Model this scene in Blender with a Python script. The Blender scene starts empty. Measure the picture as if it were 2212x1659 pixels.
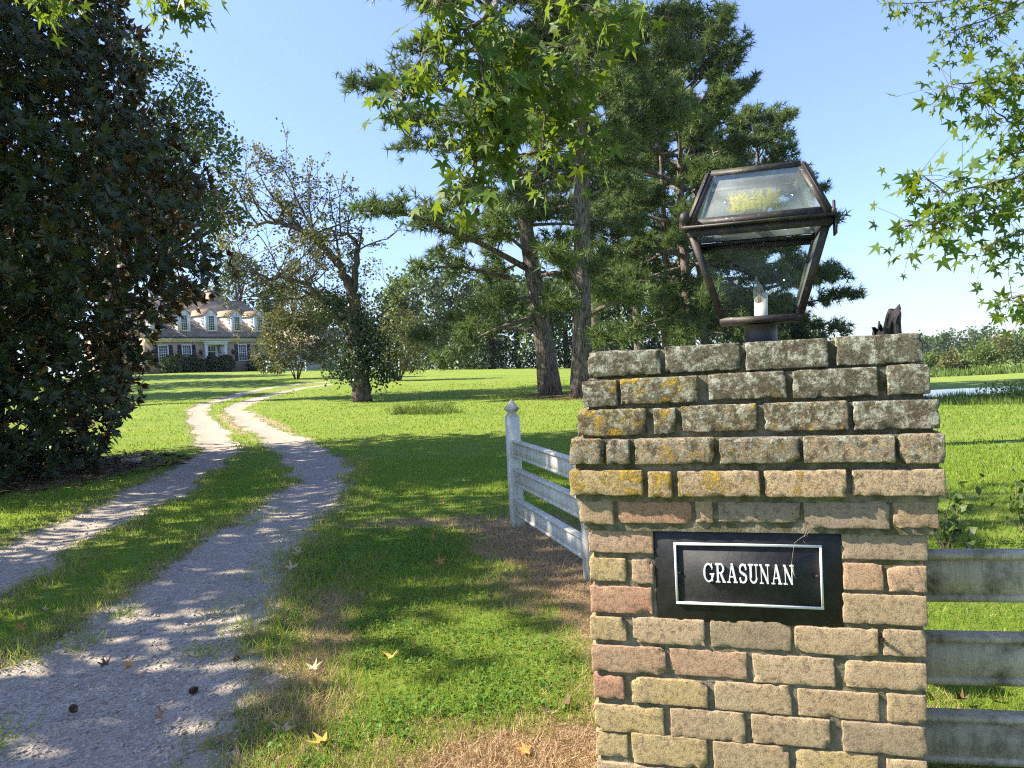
import bpy, math, random
import numpy as np
from mathutils import Matrix, Vector, noise as mnoise

R = math.radians
rng = np.random.default_rng(7)
random.seed(7)
SC = bpy.context.scene
COL = SC.collection

# ------------------------------------------------------------------ camera
EYE = 1.5
FPX = 1660.0 / 2212.0            # focal length as a share of the picture's width
PITCH, ROLL = R(-1.4), R(2.83)
CF = np.array([0, math.cos(PITCH), math.sin(PITCH)])
_R0 = np.array([1.0, 0, 0]); _U0 = np.cross(_R0, CF)
CR = math.cos(ROLL) * _R0 - math.sin(ROLL) * _U0
CU = math.sin(ROLL) * _R0 + math.cos(ROLL) * _U0
CAMP = np.array([0, 0, EYE])
cd = bpy.data.cameras.new('camera'); cam = bpy.data.objects.new('camera', cd); COL.objects.link(cam)
cam.matrix_world = Matrix(((CR[0], CU[0], -CF[0], 0), (CR[1], CU[1], -CF[1], 0), (CR[2], CU[2], -CF[2], EYE), (0, 0, 0, 1)))
cd.sensor_width = 36; cd.lens = 36 * FPX; cd.clip_start = .05; cd.clip_end = 6000
SC.camera = cam

# ------------------------------------------------------------------ sky, sun, exposure
SUN_EL, SUN_AZ = R(39), R(-90)   # azimuth clockwise from +Y: the sun stands to the left
W = bpy.data.worlds.new('World'); SC.world = W; W.use_nodes = True
nt = W.node_tree; nt.nodes.clear()
wo = nt.nodes.new('ShaderNodeOutputWorld'); bg = nt.nodes.new('ShaderNodeBackground')
sky = nt.nodes.new('ShaderNodeTexSky'); sky.sky_type = 'NISHITA'; sky.sun_disc = False
sky.sun_elevation = SUN_EL; sky.sun_rotation = SUN_AZ; sky.air_density = 1.0; sky.dust_density = .25; sky.ozone_density = 1.3; sky.altitude = 900
# small fair-weather clouds low in the sky
tc = nt.nodes.new('ShaderNodeTexCoord'); mp = nt.nodes.new('ShaderNodeMapping'); mp.inputs['Scale'].default_value = (2.2, 2.2, 7.5)
mp.inputs['Location'].default_value = (.35, .1, .2)
nz = nt.nodes.new('ShaderNodeTexNoise'); nz.inputs['Scale'].default_value = 2.3; nz.inputs['Detail'].default_value = 7; nz.inputs['Roughness'].default_value = .55
rp = nt.nodes.new('ShaderNodeValToRGB'); rp.color_ramp.elements[0].position = .47; rp.color_ramp.elements[1].position = .66
sx = nt.nodes.new('ShaderNodeSeparateXYZ')
hr = nt.nodes.new('ShaderNodeValToRGB'); hr.color_ramp.interpolation = 'EASE'
he = hr.color_ramp.elements; he[0].position = .02; he[0].color = (1, 1, 1, 1); he[1].position = .26; he[1].color = (0, 0, 0, 1)
mm = nt.nodes.new('ShaderNodeMath'); mm.operation = 'MULTIPLY'
m2 = nt.nodes.new('ShaderNodeMath'); m2.operation = 'MULTIPLY'; m2.inputs[1].default_value = .6
mx = nt.nodes.new('ShaderNodeMix'); mx.data_type = 'RGBA'; mx.inputs['B'].default_value = (2.45, 2.6, 2.8, 1)
L = nt.links.new
L(tc.outputs['Generated'], mp.inputs[0]); L(mp.outputs[0], nz.inputs['Vector']); L(nz.outputs['Fac'], rp.inputs[0])
L(tc.outputs['Generated'], sx.inputs[0]); L(sx.outputs['Z'], hr.inputs[0]); L(rp.outputs[0], mm.inputs[0]); L(hr.outputs[0], mm.inputs[1])
L(mm.outputs[0], m2.inputs[0]); L(m2.outputs[0], mx.inputs['Factor']); gr = nt.nodes.new('ShaderNodeValToRGB'); ge = gr.color_ramp.elements; ge[0].position = 0; ge[0].color = (.34, .40, .54, 1); ge[1].position = .5; ge[1].color = (.98, .92, 1.08, 1)
g2 = ge.new(.16); g2.color = (.60, .62, .75, 1)
mg = nt.nodes.new('ShaderNodeMix'); mg.data_type = 'RGBA'; mg.blend_type = 'MULTIPLY'; mg.inputs['Factor'].default_value = 1
L(sx.outputs['Z'], gr.inputs[0]); L(sky.outputs[0], mg.inputs['A']); L(gr.outputs[0], mg.inputs['B']); L(mg.outputs['Result'], mx.inputs['A']); L(mx.outputs['Result'], bg.inputs[0])
bg.inputs[1].default_value = .077
L(bg.outputs[0], wo.inputs[0])
sl = bpy.data.lights.new('sun', 'SUN'); sl.energy = 3.1; sl.angle = R(.53); sl.color = (1, .91, .77)
sun = bpy.data.objects.new('sun', sl); COL.objects.link(sun)
SUNV = Vector((math.sin(SUN_AZ) * math.cos(SUN_EL), math.cos(SUN_AZ) * math.cos(SUN_EL), math.sin(SUN_EL)))
sun.rotation_euler = SUNV.to_track_quat('Z', 'Y').to_euler(); sun.location = (-30, 10, 40)
vs = SC.view_settings; vs.view_transform = 'Standard'; vs.look = 'None'; vs.exposure = 2.28; vs.gamma = 1; vs.use_curve_mapping = False
SC.render.engine = 'CYCLES'
cy = SC.cycles
cy.max_bounces = 10; cy.diffuse_bounces = 6; cy.glossy_bounces = 3; cy.transmission_bounces = 8; cy.transparent_max_bounces = 12
cy.use_denoising = False; cy.filter_width = 1.15; cy.caustics_reflective = False; cy.caustics_refractive = False; cy.sample_clamp_indirect = 6

# ------------------------------------------------------------------ terrain
def sstep(a, b, x):
    t = np.clip((x - a) / (b - a), 0, 1); return t * t * (3 - 2 * t)
def height(x, y):
    x = np.asarray(x, float); y = np.asarray(y, float)
    Hm = np.interp(x, [-90, -32, -5, 7, 16, 30], [2.9, 2.38, 1.30, .85, .1, -1.0])
    zl = Hm * sstep(16, 80, y) - 8 * sstep(120, 420, y)
    zr = np.interp(y, [-50, 4, 10, 16, 24, 33, 45, 60, 100, 300, 420], [0, 0, -.1, -.28, -.6, -.9, -1.15, -1.5, -2.7, -7, -7.2])
    w = sstep(5, 17, x - .1 * np.clip(y - 20, 0, 60))
    z = zl * (1 - w) + zr * w
    e = ((x - 25) / 10.5) ** 2 + ((y - 39) / 6.5) ** 2           # the pond's bed
    z = z - .8 * np.exp(-e * 1.3)
    z = z + .018 * np.sin(1.3 * x + .7 * y) * np.sin(.9 * y - .6 * x) * sstep(2, 9, y)
    return z
def hz(x, y): return float(height(x, y))

def ray(px, py):                 # px, py count on a 2212 x 1659 view of the photograph
    return CR * (px - 1106) / 1660 - CU * (py - 829.5) / 1660 + CF
def at(px, py, d):               # the point at depth d (metres along Y) seen there
    v = ray(px, py); return CAMP + v * (d / v[1])
def ground_at(px, py, z=None):
    v = ray(px, py); d = 1.0
    while d < 160:
        p = CAMP + v * (d / v[1])
        if p[2] <= hz(p[0], p[1]): return p
        d *= 1.004
    p = CAMP + v * (90 / v[1]); p[2] = hz(p[0], p[1]); return p

# ------------------------------------------------------------------ mesh helpers
class MB:
    def __init__(s): s.v = []; s.f = []; s.n = 0; s.t = []
    def add(s, v, *faces, tint=None):
        v = np.asarray(v, float).reshape(-1, 3)
        for f in faces:
            f = np.asarray(f, np.int64)
            if f.size: s.f.append(f + s.n)
        s.v.append(v); s.n += len(v)
        s.t.append(np.full(len(v), .5) if tint is None else np.broadcast_to(np.asarray(tint, float), (len(v),)))
        return s
    def mesh(s, name, smooth=False):
        me = bpy.data.meshes.new(name)
        V = np.concatenate(s.v) if s.v else np.zeros((0, 3))
        me.vertices.add(len(V)); me.vertices.foreach_set('co', V.astype(np.float32).ravel())
        tot = np.concatenate([np.full(len(f), f.shape[1]) for f in s.f]); lp = np.concatenate([f.ravel() for f in s.f])
        me.loops.add(len(lp)); me.loops.foreach_set('vertex_index', lp.astype(np.int32))
        me.polygons.add(len(tot)); st = np.concatenate([[0], np.cumsum(tot)[:-1]])
        me.polygons.foreach_set('loop_start', st.astype(np.int32)); me.polygons.foreach_set('loop_total', tot.astype(np.int32))
        if smooth: me.polygons.foreach_set('use_smooth', np.ones(len(tot), bool))
        a = me.attributes.new('tint', 'FLOAT', 'POINT'); a.data.foreach_set('value', np.concatenate(s.t).astype(np.float32))
        me.update(calc_edges=True); return me
    def build(s, name, mat, parent=None, smooth=False, **props):
        me = s.mesh(name, smooth); me.materials.append(mat); return link(name, me, parent, **props)

def link(name, me, parent=None, **props):
    o = bpy.data.objects.new(name, me); COL.objects.link(o)
    if parent is not None: o.parent = parent
    for k, v in props.items(): o[k] = v
    return o
def thing(name, label, cat, loc=(0, 0, 0), rz=0, group=None):
    o = bpy.data.objects.new(name, None); COL.objects.link(o); o.empty_display_size = .1
    o.location = [float(c) for c in loc]; o.rotation_euler = (0, 0, rz); tag(o, label, cat, group); return o
def tag(o, label, cat, group=None):
    o['label'] = label; o['category'] = cat
    if group: o['group'] = group
    return o

BOXF = [[0, 3, 2, 1], [4, 5, 6, 7], [0, 1, 5, 4], [1, 2, 6, 5], [2, 3, 7, 6], [3, 0, 4, 7]]
def box(mb, x0, x1, y0, y1, z0, z1, M=None, tint=None):
    v = np.array([[x0, y0, z0], [x1, y0, z0], [x1, y1, z0], [x0, y1, z0], [x0, y0, z1], [x1, y0, z1], [x1, y1, z1], [x0, y1, z1]], float)
    if M is not None: v = v @ M[:3, :3].T + M[:3, 3]
    mb.add(v, BOXF, tint=tint); return mb
def bbox(mb, x0, x1, y0, y1, z0, z1, b=.008):
    """a box with chamfered edges"""
    def ring(z, i): return [[x0 + i, y0, z], [x1 - i, y0, z], [x1, y0 + i, z], [x1, y1 - i, z], [x1 - i, y1, z], [x0 + i, y1, z], [x0, y1 - i, z], [x0, y0 + i, z]]
    def ins(z): return [[min(max(p[0], x0 + b), x1 - b), min(max(p[1], y0 + b), y1 - b), z] for p in ring(z, b)]
    v = ins(z0) + ring(z0 + b, b) + ring(z1 - b, b) + ins(z1)
    q = [[r * 8 + i, r * 8 + (i + 1) % 8, r * 8 + 8 + (i + 1) % 8, r * 8 + 8 + i] for r in range(3) for i in range(8)]
    mb.add(v, q, [[7, 6, 5, 4, 3, 2, 1, 0]], [[24 + i for i in range(8)]]); return mb
def prism(mb, poly, a, b, M=None, axis=0, tint=None):
    """polygon (list of 2D) extruded from a to b along axis"""
    n = len(poly); o = [i for i in range(3) if i != axis]
    v = np.zeros((2 * n, 3))
    for k, c in enumerate((a, b)):
        v[k * n:(k + 1) * n, axis] = c; v[k * n:(k + 1) * n, o] = poly
    if M is not None: v = v @ M[:3, :3].T + M[:3, 3]
    mb.add(v, [list(range(n))[::-1]], [list(range(n, 2 * n))], [[i, (i + 1) % n, n + (i + 1) % n, n + i] for i in range(n)], tint=tint); return mb
def tube(mb, P, r, n=8, cap=True, wob=0, tint=None):
    P = np.asarray(P, float); r = np.broadcast_to(np.asarray(r, float), (len(P),))
    T = np.gradient(P, axis=0); T /= np.linalg.norm(T, axis=1)[:, None] + 1e-9
    ref = np.array([0, 0, 1.]) if abs(T[0, 2]) < .9 else np.array([1., 0, 0])
    A = np.cross(T, ref); A /= np.linalg.norm(A, axis=1)[:, None] + 1e-9
    for i in range(1, len(A)):
        if A[i] @ A[i - 1] < 0: A[i] = -A[i]
    B = np.cross(T, A); a = np.arange(n) * 2 * math.pi / n
    rr = r[:, None] * (1 + (wob * rng.uniform(-1, 1, (len(P), n)) if wob else 0))
    v = P[:, None] + rr[..., None] * (np.cos(a)[None, :, None] * A[:, None] + np.sin(a)[None, :, None] * B[:, None])
    i = np.arange(len(P) - 1)[:, None] * n; j = np.arange(n)[None]; k = (j + 1) % n
    q = np.stack([i + j, i + k, i + n + k, i + n + j], -1).reshape(-1, 4)
    f = [q]
    if cap: f += [[list(range(n))[::-1]], [list(range((len(P) - 1) * n, len(P) * n))]]
    mb.add(v.reshape(-1, 3), *f, tint=tint); return mb
def lathe(mb, prof, n=16, M=None, cx=0, cyy=0):
    a = np.arange(n) * 2 * math.pi / n; pr = np.asarray(prof, float)
    v = np.stack([pr[:, :1] * np.cos(a) + cx, pr[:, :1] * np.sin(a) + cyy, np.repeat(pr[:, 1:], n, 1)], -1).reshape(-1, 3)
    if M is not None: v = v @ M[:3, :3].T + M[:3, 3]
    m = len(pr); i = np.arange(m - 1)[:, None] * n; j = np.arange(n)[None]; k = (j + 1) % n
    mb.add(v, np.stack([i + j, i + k, i + n + k, i + n + j], -1).reshape(-1, 4), [list(range(n))[::-1]], [list(range((m - 1) * n, m * n))]); return mb
def nrm(v): return v / (np.linalg.norm(v, axis=-1, keepdims=True) + 1e-9)
def rdir(n): return nrm(rng.normal(size=(n, 3)))
def scatter(mb, tv, tf, P, A, N, S, tint=None, SW=None):
    """copies of template (tv: axis, side, normal) at P along A with normal N, size S"""
    P = np.asarray(P, float); n = len(P)
    if n == 0: return mb
    A = nrm(np.asarray(A, float)); B = nrm(np.cross(np.asarray(N, float), A)); C = np.cross(A, B)
    S = np.broadcast_to(np.asarray(S, float), (n,)); SW = S if SW is None else np.broadcast_to(SW, (n,))
    tv = np.asarray(tv, float); k = len(tv)
    v = P[:, None] + tv[None, :, :1] * (S[:, None] * A)[:, None] + tv[None, :, 1:2] * (SW[:, None] * B)[:, None] + tv[None, :, 2:] * (S[:, None] * C)[:, None]
    fs = [(np.asarray(f)[None] + (np.arange(n) * k)[:, None, None]).reshape(-1, len(f[0])) for f in tf]
    mb.add(v.reshape(-1, 3), *fs, tint=None if tint is None else np.repeat(np.broadcast_to(tint, (n,)), k)); return mb

# ------------------------------------------------------------------ material helpers
class MT:
    def __init__(s, name):
        s.m = bpy.data.materials.new(name); s.m.use_nodes = True; s.t = s.m.node_tree; s.t.nodes.clear()
        s.out = s.t.nodes.new('ShaderNodeOutputMaterial')
    def n(s, typ, **kw):
        nd = s.t.nodes.new('ShaderNode' + typ)
        for k, v in kw.items():
            if k in nd.inputs.keys() if not k[0] == '_' else False: nd.inputs[k].default_value = v
            else: setattr(nd, k.lstrip('_'), v)
        return nd
    def l(s, a, b): s.t.links.new(a, b)
    def pos(s, kind='Object'):
        if kind == 'World': return s.n('NewGeometry').outputs['Position']
        return s.n('TexCoord').outputs[kind]
    def map(s, v, sc=(1, 1, 1), loc=(0, 0, 0)):
        m = s.n('Mapping'); m.inputs['Scale'].default_value = sc; m.inputs['Location'].default_value = loc; s.l(v, m.inputs[0]); return m.outputs[0]
    def noise(s, v, scale, detail=5, rough=.55, dist=0):
        t = s.n('TexNoise'); s.l(v, t.inputs['Vector']); t.inputs['Scale'].default_value = scale; t.inputs['Detail'].default_value = detail
        t.inputs['Roughness'].default_value = rough; t.inputs['Distortion'].default_value = dist; return t.outputs['Fac']
    def vor(s, v, scale, out='Distance', feat='F1'):
        t = s.n('TexVoronoi'); t.feature = feat; s.l(v, t.inputs['Vector']); t.inputs['Scale'].default_value = scale; return t.outputs[out]
    def ramp(s, fac, stops, mode='LINEAR'):
        r = s.n('ValToRGB'); cr = r.color_ramp; cr.interpolation = mode
        while len(cr.elements) < len(stops): cr.elements.new(.5)
        for e, (p, c) in zip(cr.elements, stops):
            e.position = p; e.color = (c, c, c, 1) if not isinstance(c, (tuple, list)) else (*c, 1)
        if fac is not None: s.l(fac, r.inputs[0])
        return r.outputs[0]
    def mix(s, fac, a, b, blend='MIX'):
        m = s.n('Mix'); m.data_type = 'RGBA'; m.blend_type = blend
        for sock, v in (('Factor', fac), ('A', a), ('B', b)):
            if hasattr(v, 'is_output'): s.l(v, m.inputs[sock])
            elif sock == 'Factor': m.inputs[sock].default_value = v
            else: m.inputs[sock].default_value = (*v, 1)
        return m.outputs['Result']
    def math(s, op, a, b=None, clamp=False):
        m = s.n('Math'); m.operation = op; m.use_clamp = clamp
        for i, v in enumerate((a, b)):
            if v is None: continue
            if hasattr(v, 'is_output'): s.l(v, m.inputs[i])
            else: m.inputs[i].default_value = v
        return m.outputs[0]
    def attr(s, name, out='Fac'):
        a = s.n('Attribute'); a.attribute_name = name; return a.outputs[out]
    def bump(s, h, strength=.3, dist=.01, nin=None):
        b = s.n('Bump'); b.inputs['Strength'].default_value = strength; b.inputs['Distance'].default_value = dist; s.l(h, b.inputs['Height'])
        if nin is not None: s.l(nin, b.inputs['Normal'])
        return b.outputs[0]
    def bsdf(s, col, rough=.8, bump=None, spec=.3, metal=0):
        p = s.n('BsdfPrincipled')
        if hasattr(col, 'is_output'): s.l(col, p.inputs['Base Color'])
        else: p.inputs['Base Color'].default_value = (*col, 1)
        if hasattr(rough, 'is_output'): s.l(rough, p.inputs['Roughness'])
        else: p.inputs['Roughness'].default_value = rough
        p.inputs['Specular IOR Level'].default_value = spec; p.inputs['Metallic'].default_value = metal
        if bump is not None: s.l(bump, p.inputs['Normal'])
        return p.outputs[0]
    def done(s, sh): s.l(sh, s.out.inputs['Surface']); return s.m

def simple(name, c1, c2, scale=6, rough=.75, bs=40, bst=.3, bd=.01, spec=.3, kind='Object', lo=.35, hi=.65, metal=0, sc=(1, 1, 1)):
    m = MT(name); p = m.map(m.pos(kind), sc)
    c = m.ramp(m.noise(p, scale, 6), [(lo, c1), (hi, c2)])
    return m.done(m.bsdf(c, rough, m.bump(m.noise(p, bs, 6, .65), bst, bd), spec, metal))
def leafmat(name, c0, c1, trans, tf=.35, rough=.5, spec=.4, back=None, c2=None):
    """leaf: colour runs c0 -> c1 with each leaf's own tint; light passes through"""
    m = MT(name); t = m.attr('tint')
    stops = [(0, c0), (1, c1)] if c2 is None else [(0, c0), (.6, c1), (1, c2)]
    c = m.ramp(t, stops)
    nzv = m.noise(m.pos('World'), 3.1, 3)
    c = m.mix(.35, c, m.mix(nzv, c0, c1))
    if back is not None:
        c = m.mix(m.n('NewGeometry').outputs['Backfacing'], c, back)
    d = m.bsdf(c, rough, None, spec)
    if tf <= 0: return m.done(d)
    tr = m.n('BsdfTranslucent'); m.l(m.mix(.5, c, trans), tr.inputs['Color'])
    mx = m.n('MixShader'); mx.inputs[0].default_value = tf; m.l(d, mx.inputs[1]); m.l(tr.outputs[0], mx.inputs[2])
    return m.done(mx.outputs[0])

# materials ---------------------------------------------------------
def m_ground():
    """lawn, dead grass, litter and gravel: which one is where comes with the mesh, the ragged edge from noise"""
    m = MT('lawn_and_gravel'); p = m.pos('World')
    n1 = m.noise(p, .35, 5); n2 = m.noise(p, 2.6, 6, .65); n3 = m.noise(p, 38, 5, .7)
    c = m.ramp(n1, [(.3, (.165, .265, .03)), (.55, (.23, .31, .042)), (.75, (.30, .335, .065))])
    c = m.mix(m.ramp(n2, [(.45, 0), (.75, .55)]), c, (.33, .31, .10))
    c = m.mix(m.ramp(n3, [(.35, .5), (.6, 0)]), c, (.085, .14, .02))
    dn = m.math('ADD', m.attr('dry'), m.math('MULTIPLY', m.math('SUBTRACT', n2, .5), .9))
    c = m.mix(m.ramp(dn, [(.42, 0), (.6, 1)]), c, m.mix(n3, (.27, .18, .10), (.52, .385, .22)))
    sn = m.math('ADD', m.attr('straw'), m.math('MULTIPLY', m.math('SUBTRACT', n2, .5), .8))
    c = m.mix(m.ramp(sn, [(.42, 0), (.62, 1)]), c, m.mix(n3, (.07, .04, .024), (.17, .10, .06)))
    # crushed stone
    v = m.vor(p, 75); v2 = m.vor(p, 32); m1 = m.noise(p, 1.2, 6, .6); cell = m.vor(p, 75, 'Color')
    g = m.n('RGBToBW'); m.l(cell, g.inputs[0])
    k = m.ramp(g.outputs[0], [(.1, (.26, .215, .16)), (.5, (.41, .345, .265)), (.9, (.54, .46, .36))])
    k = m.mix(m.ramp(m1, [(.4, 0), (.7, .7)]), k, (.31, .26, .195))
    k = m.mix(m.ramp(m.noise(p, 7, 6, .7), [(.5, 0), (.7, .55)]), k, (.17, .15, .12))
    gn = m.math('ADD', m.attr('gravel'), m.math('MULTIPLY', m.math('SUBTRACT', m.noise(p, 9, 6, .7), .5), .22))
    gm = m.ramp(m.math('ADD', gn, .5), [(.47, 0), (.55, 1)])
    edge = m.ramp(m.math('ADD', gn, .5), [(.36, 0), (.48, .8), (.62, 0)])
    c = m.mix(edge, c, m.mix(n3, (.14, .11, .065), (.29, .24, .15)))
    c = m.mix(gm, c, k)
    bl = m.math('MULTIPLY', m.noise(p, 55, 6, .75), .05); bs = m.math('ADD', m.math('MULTIPLY', v, .006), m.math('MULTIPLY', v2, .005))
    hm = m.n('Mix'); hm.data_type = 'FLOAT'; m.l(gm, hm.inputs[0]); m.l(bl, hm.inputs[2]); m.l(bs, hm.inputs[3])
    return m.done(m.bsdf(c, .92, m.bump(hm.outputs[0], .9, 1.0), .15))
def m_brick():
    m = MT('old_brick'); oi = m.n('ObjectInfo'); p = m.pos('World')
    n0 = m.noise(p, 9, 5, .6); n1 = m.noise(p, 70, 7, .78); n2 = m.noise(p, 260, 5, .8)
    base = oi.outputs['Color']
    c = m.mix(m.ramp(n0, [(.35, 0), (.7, .55)]), base, (.46, .36, .225))
    c = m.mix(m.ramp(n1, [(.38, .85), (.50, 0)]), c, (.17, .12, .08))
    c = m.mix(m.ramp(n2, [(.36, .8), (.47, 0)]), c, (.15, .105, .07))
    c = m.mix(m.ramp(n1, [(.6, 0), (.75, .45)]), c, (.50, .45, .36))
    # crusty lichens: grey-green, then orange
    la = oi.outputs['Alpha']; ln = m.noise(p, 46, 8, .8, .8); ln2 = m.noise(p, 95, 5, .7)
    lm = m.math('ADD', m.math('MULTIPLY', la, .34), m.math('SUBTRACT', m.math('ADD', m.math('MULTIPLY', ln, .75), m.math('MULTIPLY', ln2, .35)), .80))
    lmask = m.ramp(lm, [(.0, 0), (.07, 1)])
    lc = m.mix(ln2, (.22, .21, .14), (.60, .60, .48)); lc = m.mix(m.ramp(n1, [(.4, 0), (.65, .8)]), lc, (.34, .40, .32))
    c = m.mix(m.math('MULTIPLY', lmask, .85), c, lc)
    bk = m.math('ADD', m.math('MULTIPLY', la, .33), m.math('SUBTRACT', m.noise(m.map(p, loc=(7, 3, 1)), 34, 7, .78), .76))
    c = m.mix(m.ramp(bk, [(0, 0), (.08, .8)]), c, (.075, .06, .035))
    ox = m.math('DIVIDE', oi.outputs['Object Index'], 100.0)
    on = m.noise(m.map(p, loc=(3, 1, 9)), 19, 8, .78, .6)
    om = m.math('ADD', m.math('MULTIPLY', ox, .235), m.math('SUBTRACT', m.math('ADD', m.math('MULTIPLY', on, .8), m.math('MULTIPLY', ln2, .25)), .74))
    omask = m.ramp(om, [(.0, 0), (.05, 1)])
    c = m.mix(omask, c, m.mix(ln2, (.36, .22, .035), (.62, .42, .08)))
    h = m.math('ADD', m.math('MULTIPLY', n1, .6), m.math('ADD', m.math('MULTIPLY', n2, .3), m.math('MULTIPLY', m.math('ADD', lmask, omask), m.math('MULTIPLY', ln2, .7))))
    return m.done(m.bsdf(c, .93, m.bump(h, 1.0, .009), .1))
def m_mortar():
    m = MT('mortar'); p = m.pos('World'); n1 = m.noise(p, 30, 6, .7); n2 = m.noise(p, 140, 4, .7)
    c = m.ramp(n1, [(.3, (.12, .10, .065)), (.5, (.21, .18, .125)), (.7, (.29, .26, .195))])
    z = m.n('SeparateXYZ'); m.l(p, z.inputs[0]); hi = m.ramp(z.outputs['Z'], [(.0, .1), (1, .8)])
    gm = m.math('MULTIPLY', m.ramp(m.noise(p, 14, 5, .7), [(.42, 0), (.58, 1)]), hi)
    c = m.mix(gm, c, (.07, .065, .025))
    return m.done(m.bsdf(c, .95, m.bump(m.math('ADD', n1, m.math('MULTIPLY', n2, .6)), .8, .008), .1))
def m_paint(name='weathered_white_paint', grime=.5, moss=.4, tone=(1, 1, 1)):
    m = MT(name); p = m.pos('World')
    st = m.noise(m.map(p, (13, 13, 1.1)), 3, 6, .65); n2 = m.noise(p, 7, 6, .7); n3 = m.noise(p, 60, 5, .7)
    c = m.mix(n3, tuple(a * b for a, b in zip((.62, .59, .48), tone)), tuple(a * b for a, b in zip((.76, .73, .63), tone)))
    c = m.mix(m.math('MULTIPLY', m.ramp(st, [(.42, 0), (.66, 1)]), grime), c, (.21, .205, .145))
    k = m.math('MULTIPLY', m.ramp(n2, [(.48, 0), (.66, 1)]), moss)
    c = m.mix(k, c, m.mix(n3, (.06, .048, .026), (.19, .165, .085)))
    return m.done(m.bsdf(c, .75, m.bump(m.math('ADD', n3, st), .35, .004), .25))
def m_metal():
    m = MT('rusty_dark_metal'); p = m.pos('World'); n1 = m.noise(p, 22, 6, .7); n2 = m.noise(p, 120, 4, .6)
    c = m.ramp(n1, [(.35, (.016, .015, .014)), (.55, (.034, .029, .025)), (.72, (.085, .048, .03))])
    c = m.mix(m.ramp(n2, [(.66, 0), (.72, .9)]), c, (.42, .42, .36))
    gm = m.ramp(m.noise(p, 9, 5, .7), [(.55, 0), (.7, .6)]); c = m.mix(gm, c, (.10, .10, .035))
    return m.done(m.bsdf(c, .55, m.bump(n2, .3, .0015), .4, .1))
def m_glass(name, lich=0.0, dirt=.1, vtop=0.0):
    m = MT(name); p = m.pos('Object'); w = m.pos('World')
    tr = m.n('BsdfTransparent'); tr.inputs[0].default_value = (.93, .96, .95, 1)
    gl = m.n('BsdfGlossy'); gl.inputs['Roughness'].default_value = .03; gl.inputs[0].default_value = (.9, .95, 1, 1)
    fr = m.n('LayerWeight'); fr.inputs['Blend'].default_value = .5
    a = m.n('MixShader'); m.l(m.math('ADD', m.math('MULTIPLY', m.math('POWER', fr.outputs['Facing'], 4.0), .7), .012, True), a.inputs[0]); m.l(tr.outputs[0], a.inputs[1]); m.l(gl.outputs[0], a.inputs[2])
    n1 = m.noise(m.map(w, (34, 34, 6)), 2.4, 7, .75); n3 = m.noise(w, 130, 4, .7)
    df = m.bsdf((.55, .60, .60), .9)
    b = m.n('MixShader'); m.l(m.math('MULTIPLY', m.ramp(m.noise(w, 8, 5), [(.3, .4), (.7, 1)]), dirt), b.inputs[0]); m.l(a.outputs[0], b.inputs[1]); m.l(df, b.inputs[2])
    last = b.outputs[0]
    if lich:
        uv = m.n('SeparateXYZ'); m.l(p, uv.inputs[0])
        band = m.ramp(m.math('MULTIPLY', uv.outputs['Z'], 5.2), [(.04, .2), (.2, 1), (.5, .85), (.78, 0)])
        sx = m.ramp(m.math('ADD', m.math('MULTIPLY', uv.outputs['X'], 3.2), .5), [(.08, 0), (.28, 1), (.68, 1), (.85, .2), (.95, 0)])
        k = m.math('ADD', m.math('MULTIPLY', m.math('MULTIPLY', band, sx), lich * .74), m.math('SUBTRACT', m.math('ADD', m.math('MULTIPLY', n1, .8), m.math('MULTIPLY', n3, .8)), 1.27))
        lc = m.bsdf(m.mix(n3, (.19, .19, .05), (.37, .37, .15)), .95)
        e = m.n('MixShader'); m.l(m.ramp(k, [(0, 0), (.22, .78)]), e.inputs[0]); m.l(last, e.inputs[1]); m.l(lc, e.inputs[2]); last = e.outputs[0]
    return m.done(last)
def m_housebrick(name, c1, c2, mort, sc=1.0):
    m = MT(name); p = m.pos('Object'); s = m.n('SeparateXYZ'); m.l(p, s.inputs[0]); q = m.n('CombineXYZ')
    m.l(m.math('ADD', s.outputs['X'], s.outputs['Y']), q.inputs[0]); m.l(s.outputs['Z'], q.inputs[1])
    b = m.n('TexBrick'); m.l(q.outputs[0], b.inputs['Vector']); b.inputs['Scale'].default_value = sc
    b.inputs['Brick Width'].default_value = .22; b.inputs['Row Height'].default_value = .075; b.inputs['Mortar Size'].default_value = .012
    b.inputs['Color1'].default_value = (*c1, 1); b.inputs['Color2'].default_value = (*c2, 1); b.inputs['Mortar'].default_value = (*mort, 1)
    c = m.mix(m.ramp(m.noise(p, 1.6, 6), [(.4, 0), (.7, .5)]), b.outputs['Color'], (.30, .20, .15))
    return m.done(m.bsdf(c, .9, m.bump(b.outputs['Fac'], -.3, .01), .1))
def m_shingle(name, c1, c2):
    m = MT(name); p = m.pos('Object'); s = m.n('SeparateXYZ'); m.l(p, s.inputs[0]); q = m.n('CombineXYZ')
    m.l(s.outputs['X'], q.inputs[0]); m.l(m.math('ADD', s.outputs['Z'], m.math('MULTIPLY', s.outputs['Y'], .31)), q.inputs[1])
    b = m.n('TexBrick'); m.l(q.outputs[0], b.inputs['Vector']); b.inputs['Scale'].default_value = 1
    b.inputs['Brick Width'].default_value = .26; b.inputs['Row Height'].default_value = .14; b.inputs['Mortar Size'].default_value = .008
    b.inputs['Color1'].default_value = (*c1, 1); b.inputs['Color2'].default_value = (*c2, 1); b.inputs['Mortar'].default_value = (c1[0] * .5, c1[1] * .5, c1[2] * .5, 1)
    c = m.mix(m.ramp(m.noise(p, 1.1, 6), [(.4, 0), (.72, .6)]), b.outputs['Color'], (.38, .33, .28))
    return m.done(m.bsdf(c, .9, m.bump(m.noise(p, 14, 5), .3, .02), .1))

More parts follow.
